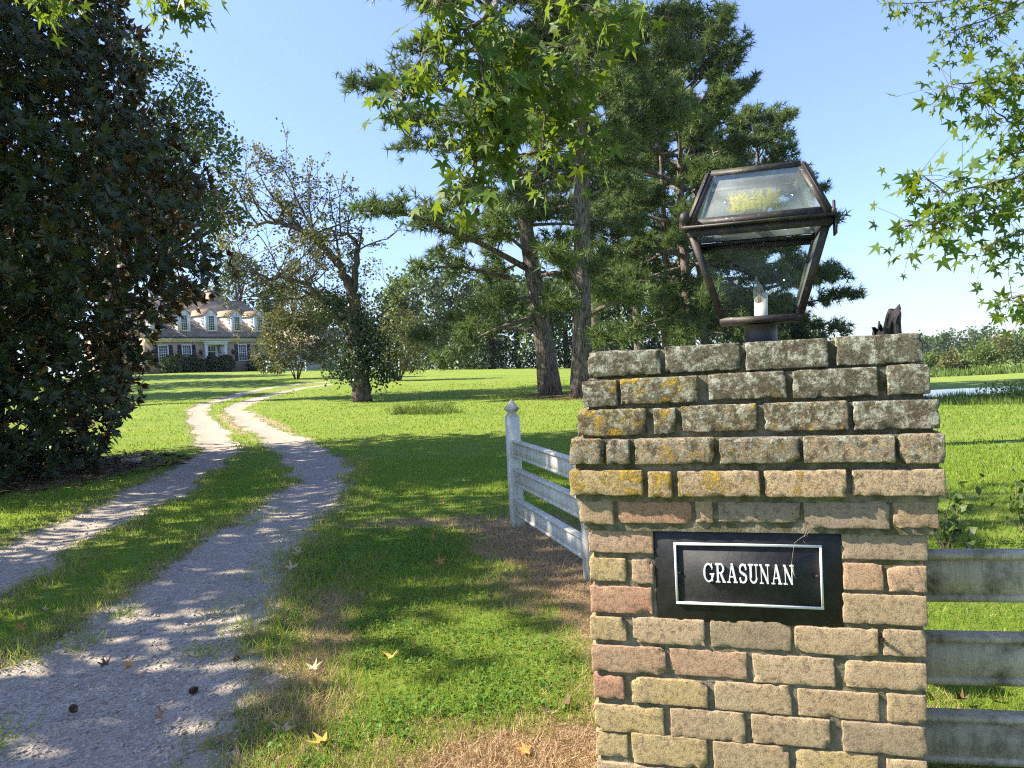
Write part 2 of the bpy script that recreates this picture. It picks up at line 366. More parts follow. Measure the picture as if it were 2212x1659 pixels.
M = dict(
    ground=m_ground(), brick=m_brick(), mortar=m_mortar(), metal=m_metal(),
    paint=m_paint('weathered_white_paint', .42, .22), paint_mossy=m_paint('mossy_white_paint', .38, .85, (1.04, .97, .80)),
    stone=simple('gravel_stone', (.25, .21, .16), (.54, .46, .365), 14, .9, 60, .4, .004, kind='World'),
    bark_mid=simple('grey_bark', (.045, .036, .028), (.15, .125, .10), 3.2, .92, 11, 1, .03, .1, 'World', sc=(3, 3, .9)),
    bark=simple('pine_bark', (.055, .044, .036), (.26, .215, .18), 4.2, .92, 9, 1, .05, .1, 'World', .38, .62, sc=(4, 4, .8)),
    bark_dark=simple('dark_bark', (.028, .022, .018), (.095, .075, .058), 3.2, .92, 11, 1, .03, .1, 'World', sc=(3, 3, .9)),
    twig=simple('twig_bark', (.09, .07, .05), (.22, .18, .14), 16, .85, 60, .4, .004, .15, 'World'),
    char=simple('charred_wood', (.006, .006, .006), (.045, .042, .04), 6, .8, 26, 1, .02, .3, 'World', sc=(5, 5, .7)),
    grass=leafmat('grass_blade', (.085, .205, .016), (.27, .36, .052), (.46, .55, .06), .44, .65, .10, c2=(.48, .43, .16)),
    dry=leafmat('dry_grass_blade', (.30, .19, .09), (.62, .47, .26), (.45, .32, .14), .2, .8, .15),
    needle=leafmat('pine_needles', (.040, .085, .030), (.145, .20, .055), (.22, .30, .05), .28, .5, .3),
    needle_far=leafmat('far_pine_needles', (.035, .068, .03), (.095, .135, .045), (.16, .21, .04), .22, .55, .3),
    magnolia=leafmat('magnolia_leaf', (.014, .029, .009), (.040, .056, .015), (.05, .09, .01), .06, .40, .30, back=(.13, .068, .028), c2=(.080, .070, .024)),
    gum=leafmat('sweetgum_leaf', (.035, .085, .012), (.095, .165, .018), (.34, .44, .02), .42, .5, .3, c2=(.18, .21, .03)),
    oak=leafmat('broad_leaf', (.032, .066, .017), (.085, .13, .028), (.13, .2, .02), .22, .5, .35),
    pale=leafmat('pale_leaf', (.07, .12, .022), (.15, .20, .04), (.25, .33, .05), .3, .55, .3),
    olive=leafmat('olive_leaf', (.065, .085, .022), (.175, .165, .05), (.25, .24, .05), .3, .5, .35),
    box=leafmat('boxwood_leaf', (.016, .04, .011), (.042, .085, .018), (.1, .16, .02), .15, .45, .4),
    clover=leafmat('clover_leaf', (.045, .13, .014), (.12, .22, .028), (.2, .3, .03), .25, .6, .2),
    weed=leafmat('weed_leaf', (.05, .10, .016), (.13, .185, .03), (.25, .34, .05), .3, .6, .25),
    fall_orange=simple('orange_leaf', (.34, .135, .03), (.44, .22, .05), 40, .7, 90, .3, .003),
    fall_yellow=simple('yellow_leaf', (.46, .28, .045), (.54, .38, .09), 40, .7, 90, .3, .003),
    fall_tan=simple('tan_leaf', (.36, .24, .13), (.50, .38, .24), 40, .7, 90, .3, .003),
    fall_brown=simple('brown_leaf', (.07, .04, .025), (.15, .085, .05), 40, .7, 90, .3, .003),
    house_brick=m_housebrick('house_brick', (.46, .30, .205), (.36, .22, .15), (.52, .45, .36)),
    chim_brick=m_housebrick('chimney_brick', (.34, .19, .13), (.24, .13, .09), (.40, .35, .30)),
    shingle=m_shingle('roof_shingle', (.31, .245, .19), (.21, .16, .12)),
    shingle_new=m_shingle('dormer_shingle', (.40, .285, .18), (.31, .21, .13)),
    white=simple('white_trim', (.74, .75, .75), (.82, .82, .81), 3, .5, 30, .1, .005),
    siding=simple('white_siding', (.72, .73, .73), (.80, .80, .79), 3, .6, 30, .15, .005, sc=(1, 1, 9)),
    cream=simple('cream_cornice', (.62, .58, .44), (.68, .64, .50), 3, .6, 30, .1, .005),
    shutter=simple('dark_shutter', (.02, .024, .03), (.035, .04, .05), 5, .5, 30, .2, .005),
    door=simple('dark_green_door', (.012, .03, .028), (.02, .042, .04), 5, .4, 30, .1, .004),
    sign_black=simple('black_paint', (.008, .008, .009), (.016, .016, .017), 30, .45, 70, .35, .003, .3, 'World'),
    sign_grey=simple('textured_black_panel', (.020, .020, .021), (.032, .032, .033), 40, .62, 90, .6, .003, .25, 'World'),
    sign_white=simple('white_letter_paint', (.62, .62, .60), (.72, .72, .70), 40, .5, 90, .2, .002, .3, 'World'),
    candle=simple('ivory_plastic', (.72, .66, .54), (.78, .72, .6), 20, .5, 40, .1, .002),
    filament=simple('amber_filament', (.55, .30, .06), (.62, .36, .08), 20, .4, 40, .1, .002),
    glass=m_glass('clear_glass', 0, .01), bulb=m_glass('bulb_glass', 0, .22), roof_glass=m_glass('lichened_glass', .9, .20), side_glass=m_glass('mossy_glass', .5, .25),
    collar=simple('grey_collar', (.022, .022, .022), (.045, .045, .045), 12, .45, 60, .2, .003, .5, 'World'),
    cone=simple('pine_cone', (.06, .035, .02), (.14, .085, .05), 60, .8, 120, .6, .004),
    web=simple('cobweb', (.3, .26, .2), (.42, .38, .3), 60, .8, 120, .3, .002),
)
def m_pane():
    m = MT('window_pane'); return m.done(m.bsdf(m.ramp(m.noise(m.pos(), 1.5, 3), [(.3, (.015, .02, .025)), (.7, (.04, .05, .06))]), .06, None, .8))
M['pane'] = m_pane()
def m_water():
    m = MT('pond_water'); p = m.pos('World'); return m.done(m.bsdf((.03, .045, .04), .04, m.bump(m.noise(m.map(p, (1, 3, 1)), 3, 4), .08, .02), .6))
M['water'] = m_water()

# ------------------------------------------------------------------ ground: one polar sheet split into lawn and gravel
LT = [(-190, 1330), (0, 1228), (180, 1138), (350, 1058), (440, 1004), (472, 960), (432, 905), (438, 876), (500, 857), (570, 840), (650, 829), (705, 825)]
RT = [(40, 1720), (150, 1600), (265, 1440), (420, 1292), (530, 1195), (640, 1098), (692, 1030), (640, 966), (530, 905), (508, 884), (560, 860), (640, 841), (705, 831)]
def dense(pts, step=.15):
    P = [ground_at(*p)[:2] for p in pts]; P = np.array(P)
    t = np.concatenate([[0], np.cumsum(np.linalg.norm(np.diff(P, axis=0), axis=1))])
    # smooth curve through the points (Catmull-Rom)
    out = []
    for i in range(len(P) - 1):
        p0, p1, p2, p3 = P[max(i - 1, 0)], P[i], P[i + 1], P[min(i + 2, len(P) - 1)]
        n = max(2, int((t[i + 1] - t[i]) / step))
        for k in range(n):
            u = k / n; out.append(.5 * (2 * p1 + (p2 - p0) * u + (2 * p0 - 5 * p1 + 4 * p2 - p3) * u * u + (3 * p1 - p0 - 3 * p2 + p3) * u ** 3))
    return np.array(out)
LC, RC = dense(LT), dense(RT)
def pdist(x, y, C):
    """distance to a polyline's points, in chunks"""
    x = np.asarray(x, float).ravel(); y = np.asarray(y, float).ravel(); o = np.empty(len(x)); C = C[::2] if len(C) > 300 else C
    for i in range(0, len(x), 20000):
        o[i:i + 20000] = np.sqrt(((x[i:i + 20000, None] - C[None, :, 0]) ** 2 + (y[i:i + 20000, None] - C[None, :, 1]) ** 2).min(1))
    return o
def fnoise(x, y, s, seed=0):
    """cheap smooth value noise"""
    x = x * s + seed * 17.3; y = y * s - seed * 9.1
    xi = np.floor(x); yi = np.floor(y); fx = x - xi; fy = y - yi; fx = fx * fx * (3 - 2 * fx); fy = fy * fy * (3 - 2 * fy)
    h = lambda a, b: np.modf(np.abs(np.sin(a * 127.1 + b * 311.7 + seed) * 43758.5453))[0]
    return (h(xi, yi) * (1 - fx) + h(xi + 1, yi) * fx) * (1 - fy) + (h(xi, yi + 1) * (1 - fx) + h(xi + 1, yi + 1) * fx) * fy
def gravel_mask(x, y):
    """above 0: gravel, falling to negative in the grass (metres)"""
    x = np.asarray(x, float).ravel(); y = np.asarray(y, float).ravel(); g = np.full(len(x), -9.0)
    k = (np.abs(x) < 60) & (y > -12) & (y < 90)
    if not k.any(): return g
    a, b = x[k], y[k]
    wr = .46 + .30 * sstep(6, 3.2, b); wl = .42 + .1 * sstep(6, 3, b)
    d = np.maximum(wr - pdist(a, b, RC), wl - pdist(a, b, LC))
    d += (fnoise(a, b, 1.3, 1) - .5) * .30 + (fnoise(a, b, 4.5, 2) - .5) * .20 + (fnoise(a, b, 13, 3) - .5) * .12
    g[k] = d; return g
FENCE_A = ground_at(1118, 1138); FENCE_B = ground_at(1283, 1252)
PIER_C = np.array([.73, 2.47])
fdir = nrm((FENCE_B - FENCE_A)[:2]); FENCE_END = FENCE_B[:2] + fdir * 2.1
FL = np.array([FENCE_A[:2] + (FENCE_END - FENCE_A[:2]) * t for t in np.linspace(-.04, 1, 60)])
PINE_A = ground_at(1188, 853); PINE_B = ground_at(1262, 858)
def dry_mask(x, y):
    x = np.asarray(x, float).ravel(); y = np.asarray(y, float).ravel(); d = np.zeros(len(x)); k = (np.abs(x) < 12) & (y < 30) & (y > -5)
    a, b = x[k], y[k]
    s = pdist(a, b, FL); s = np.clip(1.2 - s / .78, 0, 1)
    tip = np.clip(1.1 - np.hypot((a + .85) / 1.25, (b - 7.55) / .45), 0, 1)                       # the bare tongue that points at the drive
    bot = np.clip(1.25 - np.hypot((a - .25) / 1.45, (b - 2.75) / .58), 0, 1)                         # straw at the pier's foot
    bot2 = np.clip(1.2 - np.hypot((a - .70) / .62, (b - 3.4) / 1.3), 0, 1)
    verge = np.clip(1.0 - np.abs(pdist(a, b, RC) - 1.0) / .42, 0, 1) * sstep(7.5, 4.5, b) * .55 * (a > -3)
    mid = np.clip(.9 - np.abs(pdist(a, b, RC) - .6) / .5, 0, 1) * sstep(14, 22, b) * .75
    v = np.maximum.reduce([s, tip, bot, bot2, mid, verge]); v += (fnoise(a, b, 2.2, 5) - .5) * .35 + (fnoise(a, b, 8, 6) - .5) * .25
    d[k] = np.clip(v, 0, 1); return d

def build_ground():
    az = np.concatenate([np.linspace(-180, -46, 34)[:-1], np.linspace(-46, 46, 300), np.linspace(46, 180, 34)[1:]])
    az = az[:-1] if abs(az[-1] - 180) < 1e-6 else az
    rr = np.concatenate([[.35], np.geomspace(.8, 2.3, 20)[:-1], np.geomspace(2.3, 60, 250)[:-1], np.geomspace(60, 3500, 70)])
    A, RR = np.meshgrid(np.radians(az), rr); X = RR * np.sin(A); Y = RR * np.cos(A); Z = height(X, Y)
    V = np.stack([X, Y, Z], -1).reshape(-1, 3); na, nr = len(az), len(rr)
    i = np.arange(nr - 1)[:, None] * na; j = np.arange(na)[None]; k = (j + 1) % na
    F = np.stack([i + j, i + na + j, i + na + k, i + k], -1).reshape(-1, 4)[:, ::-1]
    g = gravel_mask(V[:, 0], V[:, 1]); fg = g[F].mean(1) > 0
    V[:, 2] -= np.clip(g, 0, .3) * .09                              # the wheel tracks are worn down a little
    dry = dry_mask(V[:, 0], V[:, 1])
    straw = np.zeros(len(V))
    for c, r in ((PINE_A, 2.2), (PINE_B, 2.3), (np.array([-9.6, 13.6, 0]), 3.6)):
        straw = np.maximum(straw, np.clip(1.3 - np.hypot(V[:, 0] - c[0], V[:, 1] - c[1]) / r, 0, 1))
    for name, mask, mat, kd in (('ground', ~fg, M['ground'], 'structure'), ('driveway', fg, M['ground'], 'structure')):
        f = F[mask]; u, inv = np.unique(f, return_inverse=True)
        mb = MB(); mb.add(V[u], inv.reshape(f.shape)); o = mb.build(name, mat, None, True, kind=kd)
        for an, arr in (('dry', dry), ('straw', straw), ('gravel', np.clip(g, -2, 2))):
            at_ = o.data.attributes.new(an, 'FLOAT', 'POINT'); at_.data.foreach_set('value', arr[u].astype(np.float32))
    mb = MB(); lathe(mb, [(.36, hz(0, 0) - .3), (.36, hz(0, 0))], 24)
build_ground()
# the pond
mb = MB(); a = np.linspace(0, 2 * math.pi, 49)[:-1]; rr_ = 1 + .08 * np.sin(3 * a)
mb.add(np.stack([25 + 11.5 * rr_ * np.cos(a), 39 + 7.2 * rr_ * np.sin(a), np.full(48, -1.2)], -1), [list(range(48))]); mb.build('pond_water', M['water'], None, False, kind='structure')

# ------------------------------------------------------------------ gate pier
YAW = R(16.65); PD = 2.24; KS = 1.12
ROWS = [  # offset of the face, bricks as (left, right, bottom, top) on the face
 (-.02, [(.199, .380, -.038, .020), (.394, .571, -.036, .025), (.585, .768, -.038, .025), (.788, .968, -.037, .026)]),
 (-.005, [(.185, .271, -.114, -.053), (.282, .468, -.110, -.050), (.496, .672, -.106, -.047), (.689, .870, -.109, -.047), (.892, .977, -.108, -.044)]),
 (.01, [(.170, .342, -.187, -.125), (.362, .413, -.185, -.126), (.430, .603, -.182, -.122), (.622, .803, -.184, -.122), (.815, .991, -.185, -.125)]),
 (.03, [(.151, .236, -.255, -.197), (.245, .300, -.256, -.199), (.315, .503, -.257, -.199), (.517, .694, -.257, -.201), (.705, .895, -.257, -.201), (.906, .996, -.261, -.200)]),
 (.03, [(.148, .329, -.333, -.275), (.345, .400, -.338, -.279), (.416, .603, -.335, -.278), (.616, .792, -.337, -.278), (.807, .994, -.334, -.278)]),
 (.012, [(.165, .251, -.410, -.354), (.265, .442, -.406, -.354), (.452, .491, -.403, -.354), (.507, .691, -.401, -.354), (.701, .882, -.413, -.353), (.891, .982, -.410, -.353)]),
 (0, [(.184, .345, -.484, -.428), (.781, .960, -.487, -.425)]),
 (0, [(.182, .273, -.558, -.503), (.291, .342, -.561, -.505), (.782, .866, -.558, -.500), (.876, .956, -.559, -.504)]),
 (0, [(.181, .336, -.638, -.574), (.778, .954, -.637, -.571)]),
 (0, [(.178, .269, -.708, -.653), (.286, .460, -.711, -.650), (.475, .661, -.712, -.647), (.670, .850, -.714, -.653), (.861, .950, -.709, -.651)]),
 (0, [(.178, .363, -.789, -.725), (.374, .557, -.787, -.725), (.572, .754, -.792, -.727), (.777, .949, -.788, -.728)]),
 (0, [(.178, .255, -.859, -.804), (.276, .460, -.863, -.802), (.479, .655, -.866, -.799), (.672, .847, -.865, -.804), (.865, .945, -.863, -.801)]),
 (0, [(.178, .351, -.944, -.878), (.370, .547, -.942, -.873), (.563, .739, -.939, -.874), (.766, .944, -.940, -.873)]),
 (0, [(.177, .257, -1.010, -.952), (.270, .454, -1.018, -.946), (.470, .644, -1.013, -.947), (.659, .840, -1.014, -.948), (.860, .942, -1.014, -.952)]),
]
for k_ in range(15, 19):         # courses below the picture's edge
    t0 = -1.016 - (k_ - 14) * .0755; xs = [.177, .36, .555, .75, .942] if k_ % 2 else [.177, .262, .458, .652, .848, .942]
    ROWS.append((0, [(xs[i] + (.005 if i else 0), xs[i + 1] - .011 if i < len(xs) - 2 else xs[i + 1], t0, t0 + .063) for i in range(len(xs) - 1)]))
BUFF, PINK, YEL, BROWN, GREY, RED, DUSK = (.43, .315, .185), (.44, .275, .175), (.46, .34, .155), (.33, .235, .145), (.30, .235, .16), (.42, .205, .13), (.30, .235, .17)
TONE = {0: [GREY, GREY, GREY, GREY], 1: [BROWN, BUFF, BUFF, DUSK, GREY], 2: [YEL, BUFF, BUFF, BUFF, GREY], 3: [BUFF, DUSK, BUFF, DUSK, BUFF, BUFF],
        4: [YEL, BUFF, BUFF, BUFF, BUFF], 5: [BROWN, RED, PINK, DUSK, DUSK, BROWN], 6: [PINK, DUSK], 7: [YEL, PINK, PINK, PINK], 8: [RED, BUFF],
        9: [YEL, BUFF, GREY, BUFF, BUFF], 10: [PINK, PINK, BUFF, BUFF], 11: [RED, YEL, BUFF, BUFF, BUFF], 12: [YEL, BUFF, BUFF, GREY], 13: [YEL, YEL, BUFF, YEL, BUFF]}
LICH = [1.0, .98, .92, .80, .60, .2, .05, .04, .04, .05, .05, .05, .12, .15, .1, .1, .1, .1]
ORNG = {1: [75, 80, 58, 15, 10], 2: [94, 82, 76, 70, 26], 3: [82, 44, 80, 72, 20, 38], 4: [93, 90, 84, 66, 12], 0: [30, 10, 0, 30], 5: [10, 12, 5, 0, 0, 0]}
pier = thing('gate_pier', 'tan brick gate pier with lichened corbelled top carrying a lantern and a black nameplate', 'brick pillar', (0, PD, EYE), -YAW)
PM = np.array(Matrix.Translation((0, PD, EYE)) @ Matrix.Rotation(-YAW, 4, 'Z'))
def brick_mesh(w, d, h, r, nx, ny, nz_, amp, seed, chip=.004):
    def axis(n, half, rad):
        e = [-half, -half + rad * .35, -half + rad]; return np.array(e + list(np.linspace(-half + rad, half - rad, n + 2)[1:-1]) + [half - rad, half - rad * .35, half])
    ax = [axis(nx, w / 2, r), axis(ny, d / 2, r), axis(nz_, h / 2, r)]; hh = np.array([w / 2, d / 2, h / 2])
    V, F, idx = [], [], {}
    def vid(i, j, k):
        if (i, j, k) not in idx: idx[(i, j, k)] = len(V); V.append((ax[0][i], ax[1][j], ax[2][k]))
        return idx[(i, j, k)]
    N = [len(a) for a in ax]
    for s in range(3):
        o1, o2 = [(1, 2), (2, 0), (0, 1)][s]
        for side in (0, N[s] - 1):
            for i in range(N[o1] - 1):
                for j in range(N[o2] - 1):
                    q = []
                    for di, dj in ((0, 0), (1, 0), (1, 1), (0, 1)):
                        c = [0, 0, 0]; c[s] = side; c[o1] = i + di; c[o2] = j + dj; q.append(vid(*c))
                    F.append(q if side else q[::-1])
    V = np.array(V); q = np.clip(V, -hh + r, hh - r); dv = V - q; V = q + r * nrm(dv) * (np.linalg.norm(dv, axis=1, keepdims=True) > 1e-9)
    edge = (np.abs(V) > hh - r * 1.3).sum(1)
    for i, v in enumerate(V):
        p = Vector(v) * 60 + Vector((seed * 3.7, seed * 1.9, seed))
        n1 = mnoise.noise_vector(p); n2 = mnoise.noise_vector(p * 3.3); n3 = mnoise.noise(p * .45)
        V[i] += np.array(n1) * amp + np.array(n2) * amp * .5
        if edge[i] >= 2:
            c = max(0, mnoise.noise(p * .8 + Vector((9, 9, 9))) - .05) * chip * 5 * (edge[i] - 1)
            V[i] -= np.sign(V[i]) * np.minimum(c, .012) * (np.abs(v) > hh - r * 1.3)
    return V, np.array(F)
def put_brick(x0, x1, y0, y1, z0, z1, tone, lich, orange, seed, hero=True):
    x0 -= .0015; x1 += .0015; z0 -= .003; z1 += .0025; w, d, h = x1 - x0, y1 - y0, z1 - z0
    V, F = brick_mesh(w, d, h, .0036, max(3, int(w / .013)) if hero else 2, 2 if hero else 1, 5 if hero else 1, .0009 if hero else .0013, seed, .0016)
    mb = MB(); mb.add(V, F); o = mb.build('brick', M['brick'], pier, True)
    o.location = ((x0 + x1) / 2, (y0 + y1) / 2, (z0 + z1) / 2); o.rotation_euler = (0, random.uniform(-.006, .006), random.uniform(-.012, .012))
    j = random.uniform(.90, 1.12); o.color = (tone[0] * j, tone[1] * j, tone[2] * j * random.uniform(.92, 1.05), lich); o.pass_index = int(orange)
    return o
mort = MB(); sd = 0
DEPTH = .86
for ri, (off, bs) in enumerate(ROWS):
    xl, xr = min(b[0] for b in bs) * KS, max(b[1] for b in bs) * KS
    zb, zt = np.mean([b[2] for b in bs]) * KS, np.mean([b[3] for b in bs]) * KS
    yo = -off * KS
    for bi, b in enumerate(bs):
        sd += 1; tone = TONE[ri][bi] if ri in TONE and bi < len(TONE[ri]) else random.choice([BUFF, BUFF, YEL, PINK])
        og = ORNG.get(ri, []); og = og[bi] if bi < len(og) else 0
        dep = .095 if (b[1] - b[0]) * KS > .12 or bi in (0, len(bs) - 1) else .17
        put_brick(b[0] * KS, b[1] * KS, yo + random.uniform(-.003, .003), yo + dep, b[2] * KS, b[3] * KS, tone, LICH[ri], og, sd)
    # side faces and back of each course
    yb = DEPTH - yo
    for side in (0, 1):
        e = [.10, .32, .53, .75, DEPTH + 2 * off * KS - .10] if ri % 2 else [.10, .21, .42, .64, DEPTH + 2 * off * KS - .10]
        for i in range(len(e) - 1):
            sd += 1; y0_, y1_ = yo + e[i] + .006, yo + e[i + 1] - .006
            xx = (xl, xl + .095) if side == 0 else (xr - .095, xr)
            put_brick(xx[0], xx[1], y0_, y1_, zb, zt, random.choice([BUFF, YEL, PINK, BROWN]), LICH[ri], 35 if ri < 5 else 0, sd, False)
    nb = 4
    for i in range(nb):
        sd += 1; w_ = (xr - xl) / nb
        put_brick(xl + i * w_ + .006, xl + (i + 1) * w_ - .006, yb - .095, yb, zb, zt, random.choice([BUFF, YEL, PINK, BROWN]), LICH[ri], 20 if ri < 5 else 0, sd, False)
    # mortar of the course, its joint above and below
    nxt = np.mean([b[3] for b in ROWS[ri + 1][1]]) * KS if ri + 1 < len(ROWS) else zb - .02
    z1_ = zt - (.004 if ri == 0 else 0); z0_ = nxt
    segs = [(xl + .011, xr - .011)]
    for (a0, a1) in segs:
        nx, nz2 = 40, 5; X = np.linspace(a0, a1, nx); Z = np.linspace(z0_ - .002 * (ri % 2), z1_ + .001 * (ri % 2), nz2)
        G = np.array([[x, yo + (.021 if ri < 5 else .0085) + .004 * mnoise.noise(Vector((x * 40, ri * 3.1, z * 40))), z] for z in Z for x in X])
        q = [[i * nx + j, i * nx + j + 1, (i + 1) * nx + j + 1, (i + 1) * nx + j] for i in range(nz2 - 1) for j in range(nx - 1)]
        mort.add(G, q)
        box(mort, a0, a1, yo + (.027 if ri < 5 else .015), yb - .011, Z[0], Z[-1])
        for xx, sgn in ((a0, -1), (a1, 1)):
            pass
mort.build('mortar', M['mortar'], pier)

# ------------------------------------------------------------------ nameplate
def face_pt(px, py, off=0):
    d = ray(px, py); n = np.array([-math.sin(YAW), -math.cos(YAW), 0]); p0 = np.array([0, PD, EYE]) + n * off
    t = ((p0 - CAMP) @ n) / (d @ n); X = CAMP + d * t - np.array([0, PD, EYE]); return X @ np.array([math.cos(YAW), -math.sin(YAW), 0]), X[2]
def zpt(zx, zy): return face_pt((1880 + zx / 3.4563) / 1.35624, (1500 + zy / 3.4563) / 1.35624, -.005)
c4 = [zpt(128, 112), zpt(2025, 115), zpt(2040, 1185), zpt(140, 1090)]
sx0, sx1 = (c4[0][0] + c4[3][0]) / 2, (c4[1][0] + c4[2][0]) / 2; sz1, sz0 = (c4[0][1] + c4[1][1]) / 2, (c4[2][1] + c4[3][1]) / 2
sign = thing('nameplate', 'black nameplate with white raised letters set in the brick pier', 'sign', PM[:3, :3] @ np.array([(sx0 + sx1) / 2, .004, (sz0 + sz1) / 2]) + PM[:3, 3], -YAW)
sw, sh = sx1 - sx0, sz1 - sz0
mb = MB(); bbox(mb, -sw / 2, sw / 2, 0, .03, -sh / 2, sh / 2, .004); mb.build('board', M['sign_black'], sign)
f4 = [zpt(330, 310), zpt(1822, 325), zpt(1842, 975), zpt(348, 925)]
mid = np.array([(sx0 + sx1) / 2, (sz0 + sz1) / 2])
fx0, fx1 = (f4[0][0] + f4[3][0]) / 2 - mid[0], (f4[1][0] + f4[2][0]) / 2 - mid[0]; fz1, fz0 = (f4[0][1] + f4[1][1]) / 2 - mid[1], (f4[2][1] + f4[3][1]) / 2 - mid[1]
mb = MB(); box(mb, fx0, fx1, -.002, .002, fz0, fz1); mb.build('panel', M['sign_grey'], sign)
bw = .0062; mb = MB()
for (a0, a1, b0, b1) in ((fx0, fx1, fz1 - bw, fz1), (fx0, fx1, fz0, fz0 + bw), (fx0, fx0 + bw, fz0 + bw, fz1 - bw), (fx1 - bw, fx1, fz0 + bw, fz1 - bw)):
    box(mb, a0, a1, -.0075, -.0015, b0, b1)
mb.build('border', M['sign_white'], sign)
# letters: signed distance of strokes, contoured on a fine grid, raised off the panel
def sd_box(X, Y, x0, x1, y0, y1):
    dx = np.maximum(x0 - X, X - x1); dy = np.maximum(y0 - Y, Y - y1); return np.maximum(dx, dy)
def sd_seg(X, Y, ax, ay, bx, by, w):
    px, py, vx, vy = X - ax, Y - ay, bx - ax, by - ay; L_ = math.hypot(vx, vy); ux, uy = vx / L_, vy / L_
    al = px * ux + py * uy; ac = np.abs(px * uy - py * ux); return np.maximum(ac - w / 2, np.maximum(-al, al - L_))
def sd_arc(X, Y, cx, cy_, rx, ry, w0, w1):
    """elliptic ring whose stroke is w0 at the sides and w1 at top and bottom"""
    r = np.hypot((X - cx) / rx, (Y - cy_) / ry); a = np.arctan2((Y - cy_) / ry, (X - cx) / rx); w = w0 * np.cos(a) ** 2 + w1 * np.sin(a) ** 2
    s = np.hypot(rx * np.cos(a), ry * np.sin(a)); return np.abs(r - 1) * s - w / 2
def glyph(ch, X, Y):
    T, t, s = .15, .062, .055; U = np.minimum; I = np.maximum
    def ser(x0, x1, y): return sd_box(X, Y, x0, x1, y, y + s)
    if ch == 'U':
        d = U(U(sd_box(X, Y, .10, .10 + T, .3, 1), sd_box(X, Y, .53, .53 + t, .3, 1)), U(ser(.0, .35, 1 - s), ser(.43, .70, 1 - s)))
        return U(d, I(sd_arc(X, Y, .363, .3, .225, .262, .105, .085), Y - .3)), .70
    if ch == 'N':
        d = U(U(sd_box(X, Y, .10, .10 + t, 0, 1), sd_box(X, Y, .56, .56 + t, 0, 1)), sd_seg(X, Y, .09, 1.0, .60, 0.0, .135))
        d = I(d, sd_box(X, Y, -.1, .64, 0, 1)); return U(d, U(U(ser(0, .27, 0), ser(0, .16, 1 - s)), ser(.46, .73, 1 - s))), .73
    if ch == 'A':
        d = U(sd_seg(X, Y, .12, 0, .365, 1.02, t), sd_seg(X, Y, .62, 0, .36, 1.02, .15)); d = U(d, sd_box(X, Y, .18, .55, .29, .29 + s))
        d = I(d, sd_box(X, Y, -.1, 1, 0, 1)); return U(d, U(ser(0, .26, 0), ser(.46, .76, 0))), .76
    if ch == 'R':
        d = sd_box(X, Y, .09, .09 + T, 0, 1); d = U(d, I(sd_arc(X, Y, .36, .745, .215, .228, T, t), -(X - .36)))
        d = U(d, U(sd_box(X, Y, .1, .37, 1 - t, 1), sd_box(X, Y, .1, .37, .488, .488 + t)))
        d = U(d, I(sd_seg(X, Y, .36, .53, .62, 0, .15), sd_box(X, Y, .2, .8, 0, .53))); return U(d, U(U(ser(0, .33, 0), ser(0, .2, 1 - s)), ser(.50, .74, 0))), .74
    if ch == 'S':
        top = I(sd_arc(X, Y, .30, .735, .215, .235, .12, .075), -np.maximum(X - .32, -(Y - .70)) if False else I(X - 9, -(I(X - .30, -9 * np.ones_like(X)))) * 0 + np.where((X > .30) & (Y < .735), .2, -1))
        bot = I(sd_arc(X, Y, .30, .262, .225, .235, .12, .075), np.where((X < .30) & (Y > .262), .2, -1))
        top = I(top, np.where((X > .30) & (Y < .735) , .2, -1)); d = U(top, bot); d = U(d, sd_seg(X, Y, .16, .57, .44, .43, .14))
        return U(d, U(sd_box(X, Y, .455, .51, .70, .985), sd_box(X, Y, .07, .125, .015, .30))), .58
    if ch == 'G':
        d = I(sd_arc(X, Y, .39, .5, .315, .468, .145, .07), np.where((X > .5) & (Y > .40) & (Y < .76), .2, -1))
        d = U(d, U(sd_box(X, Y, .58, .58 + .12, .06, .42), ser(.47, .80, .40))); return U(d, sd_box(X, Y, .62, .67, .68, .99)), .80
def letter_mesh(ch, Hc, depth):
    n = 60; xs = np.linspace(-.06, .9, int(n * .96)); ys = np.linspace(-.05, 1.06, n + 6); X, Y = np.meshgrid(xs, ys); d, adv = glyph(ch, X, Y)
    V, idx, tris, edges = [], {}, [], []
    def vert(key, p):
        if key not in idx: idx[key] = len(V); V.append(p)
        return idx[key]
    for i in range(len(ys) - 1):
        for j in range(len(xs) - 1):
            c = [(i, j), (i, j + 1), (i + 1, j + 1), (i + 1, j)]; poly = []
            if all(d[k] > 0 for k in c): continue
            for q in range(4):
                a, b = c[q], c[(q + 1) % 4]
                if d[a] <= 0: poly.append((vert(a, (xs[a[1]], ys[a[0]])), 0))
                if (d[a] <= 0) != (d[b] <= 0):
                    u = d[a] / (d[a] - d[b]); p = (xs[a[1]] + u * (xs[b[1]] - xs[a[1]]), ys[a[0]] + u * (ys[b[0]] - ys[a[0]]))
                    poly.append((vert((min(a, b), max(a, b)), p), 1 if d[a] <= 0 else 2))
            ids = [p[0] for p in poly]
            if len(ids) >= 3:
                for q in range(1, len(ids) - 1): tris.append((ids[0], ids[q], ids[q + 1]))
                for q in range(len(poly)):
                    if poly[q][1] == 1 and poly[(q + 1) % len(poly)][1] == 2: edges.append((poly[q][0], poly[(q + 1) % len(poly)][0]))
    P = np.array(V) * Hc; m = len(P); V3 = np.zeros((2 * m, 3)); V3[:m, 0] = P[:, 0]; V3[:m, 2] = P[:, 1]; V3[:m, 1] = -depth; V3[m:, 0] = P[:, 0]; V3[m:, 2] = P[:, 1]
    mb = MB(); mb.add(V3, np.array(tris), np.array([[a, m + a, m + b, b] for a, b in edges])); return mb, adv * Hc
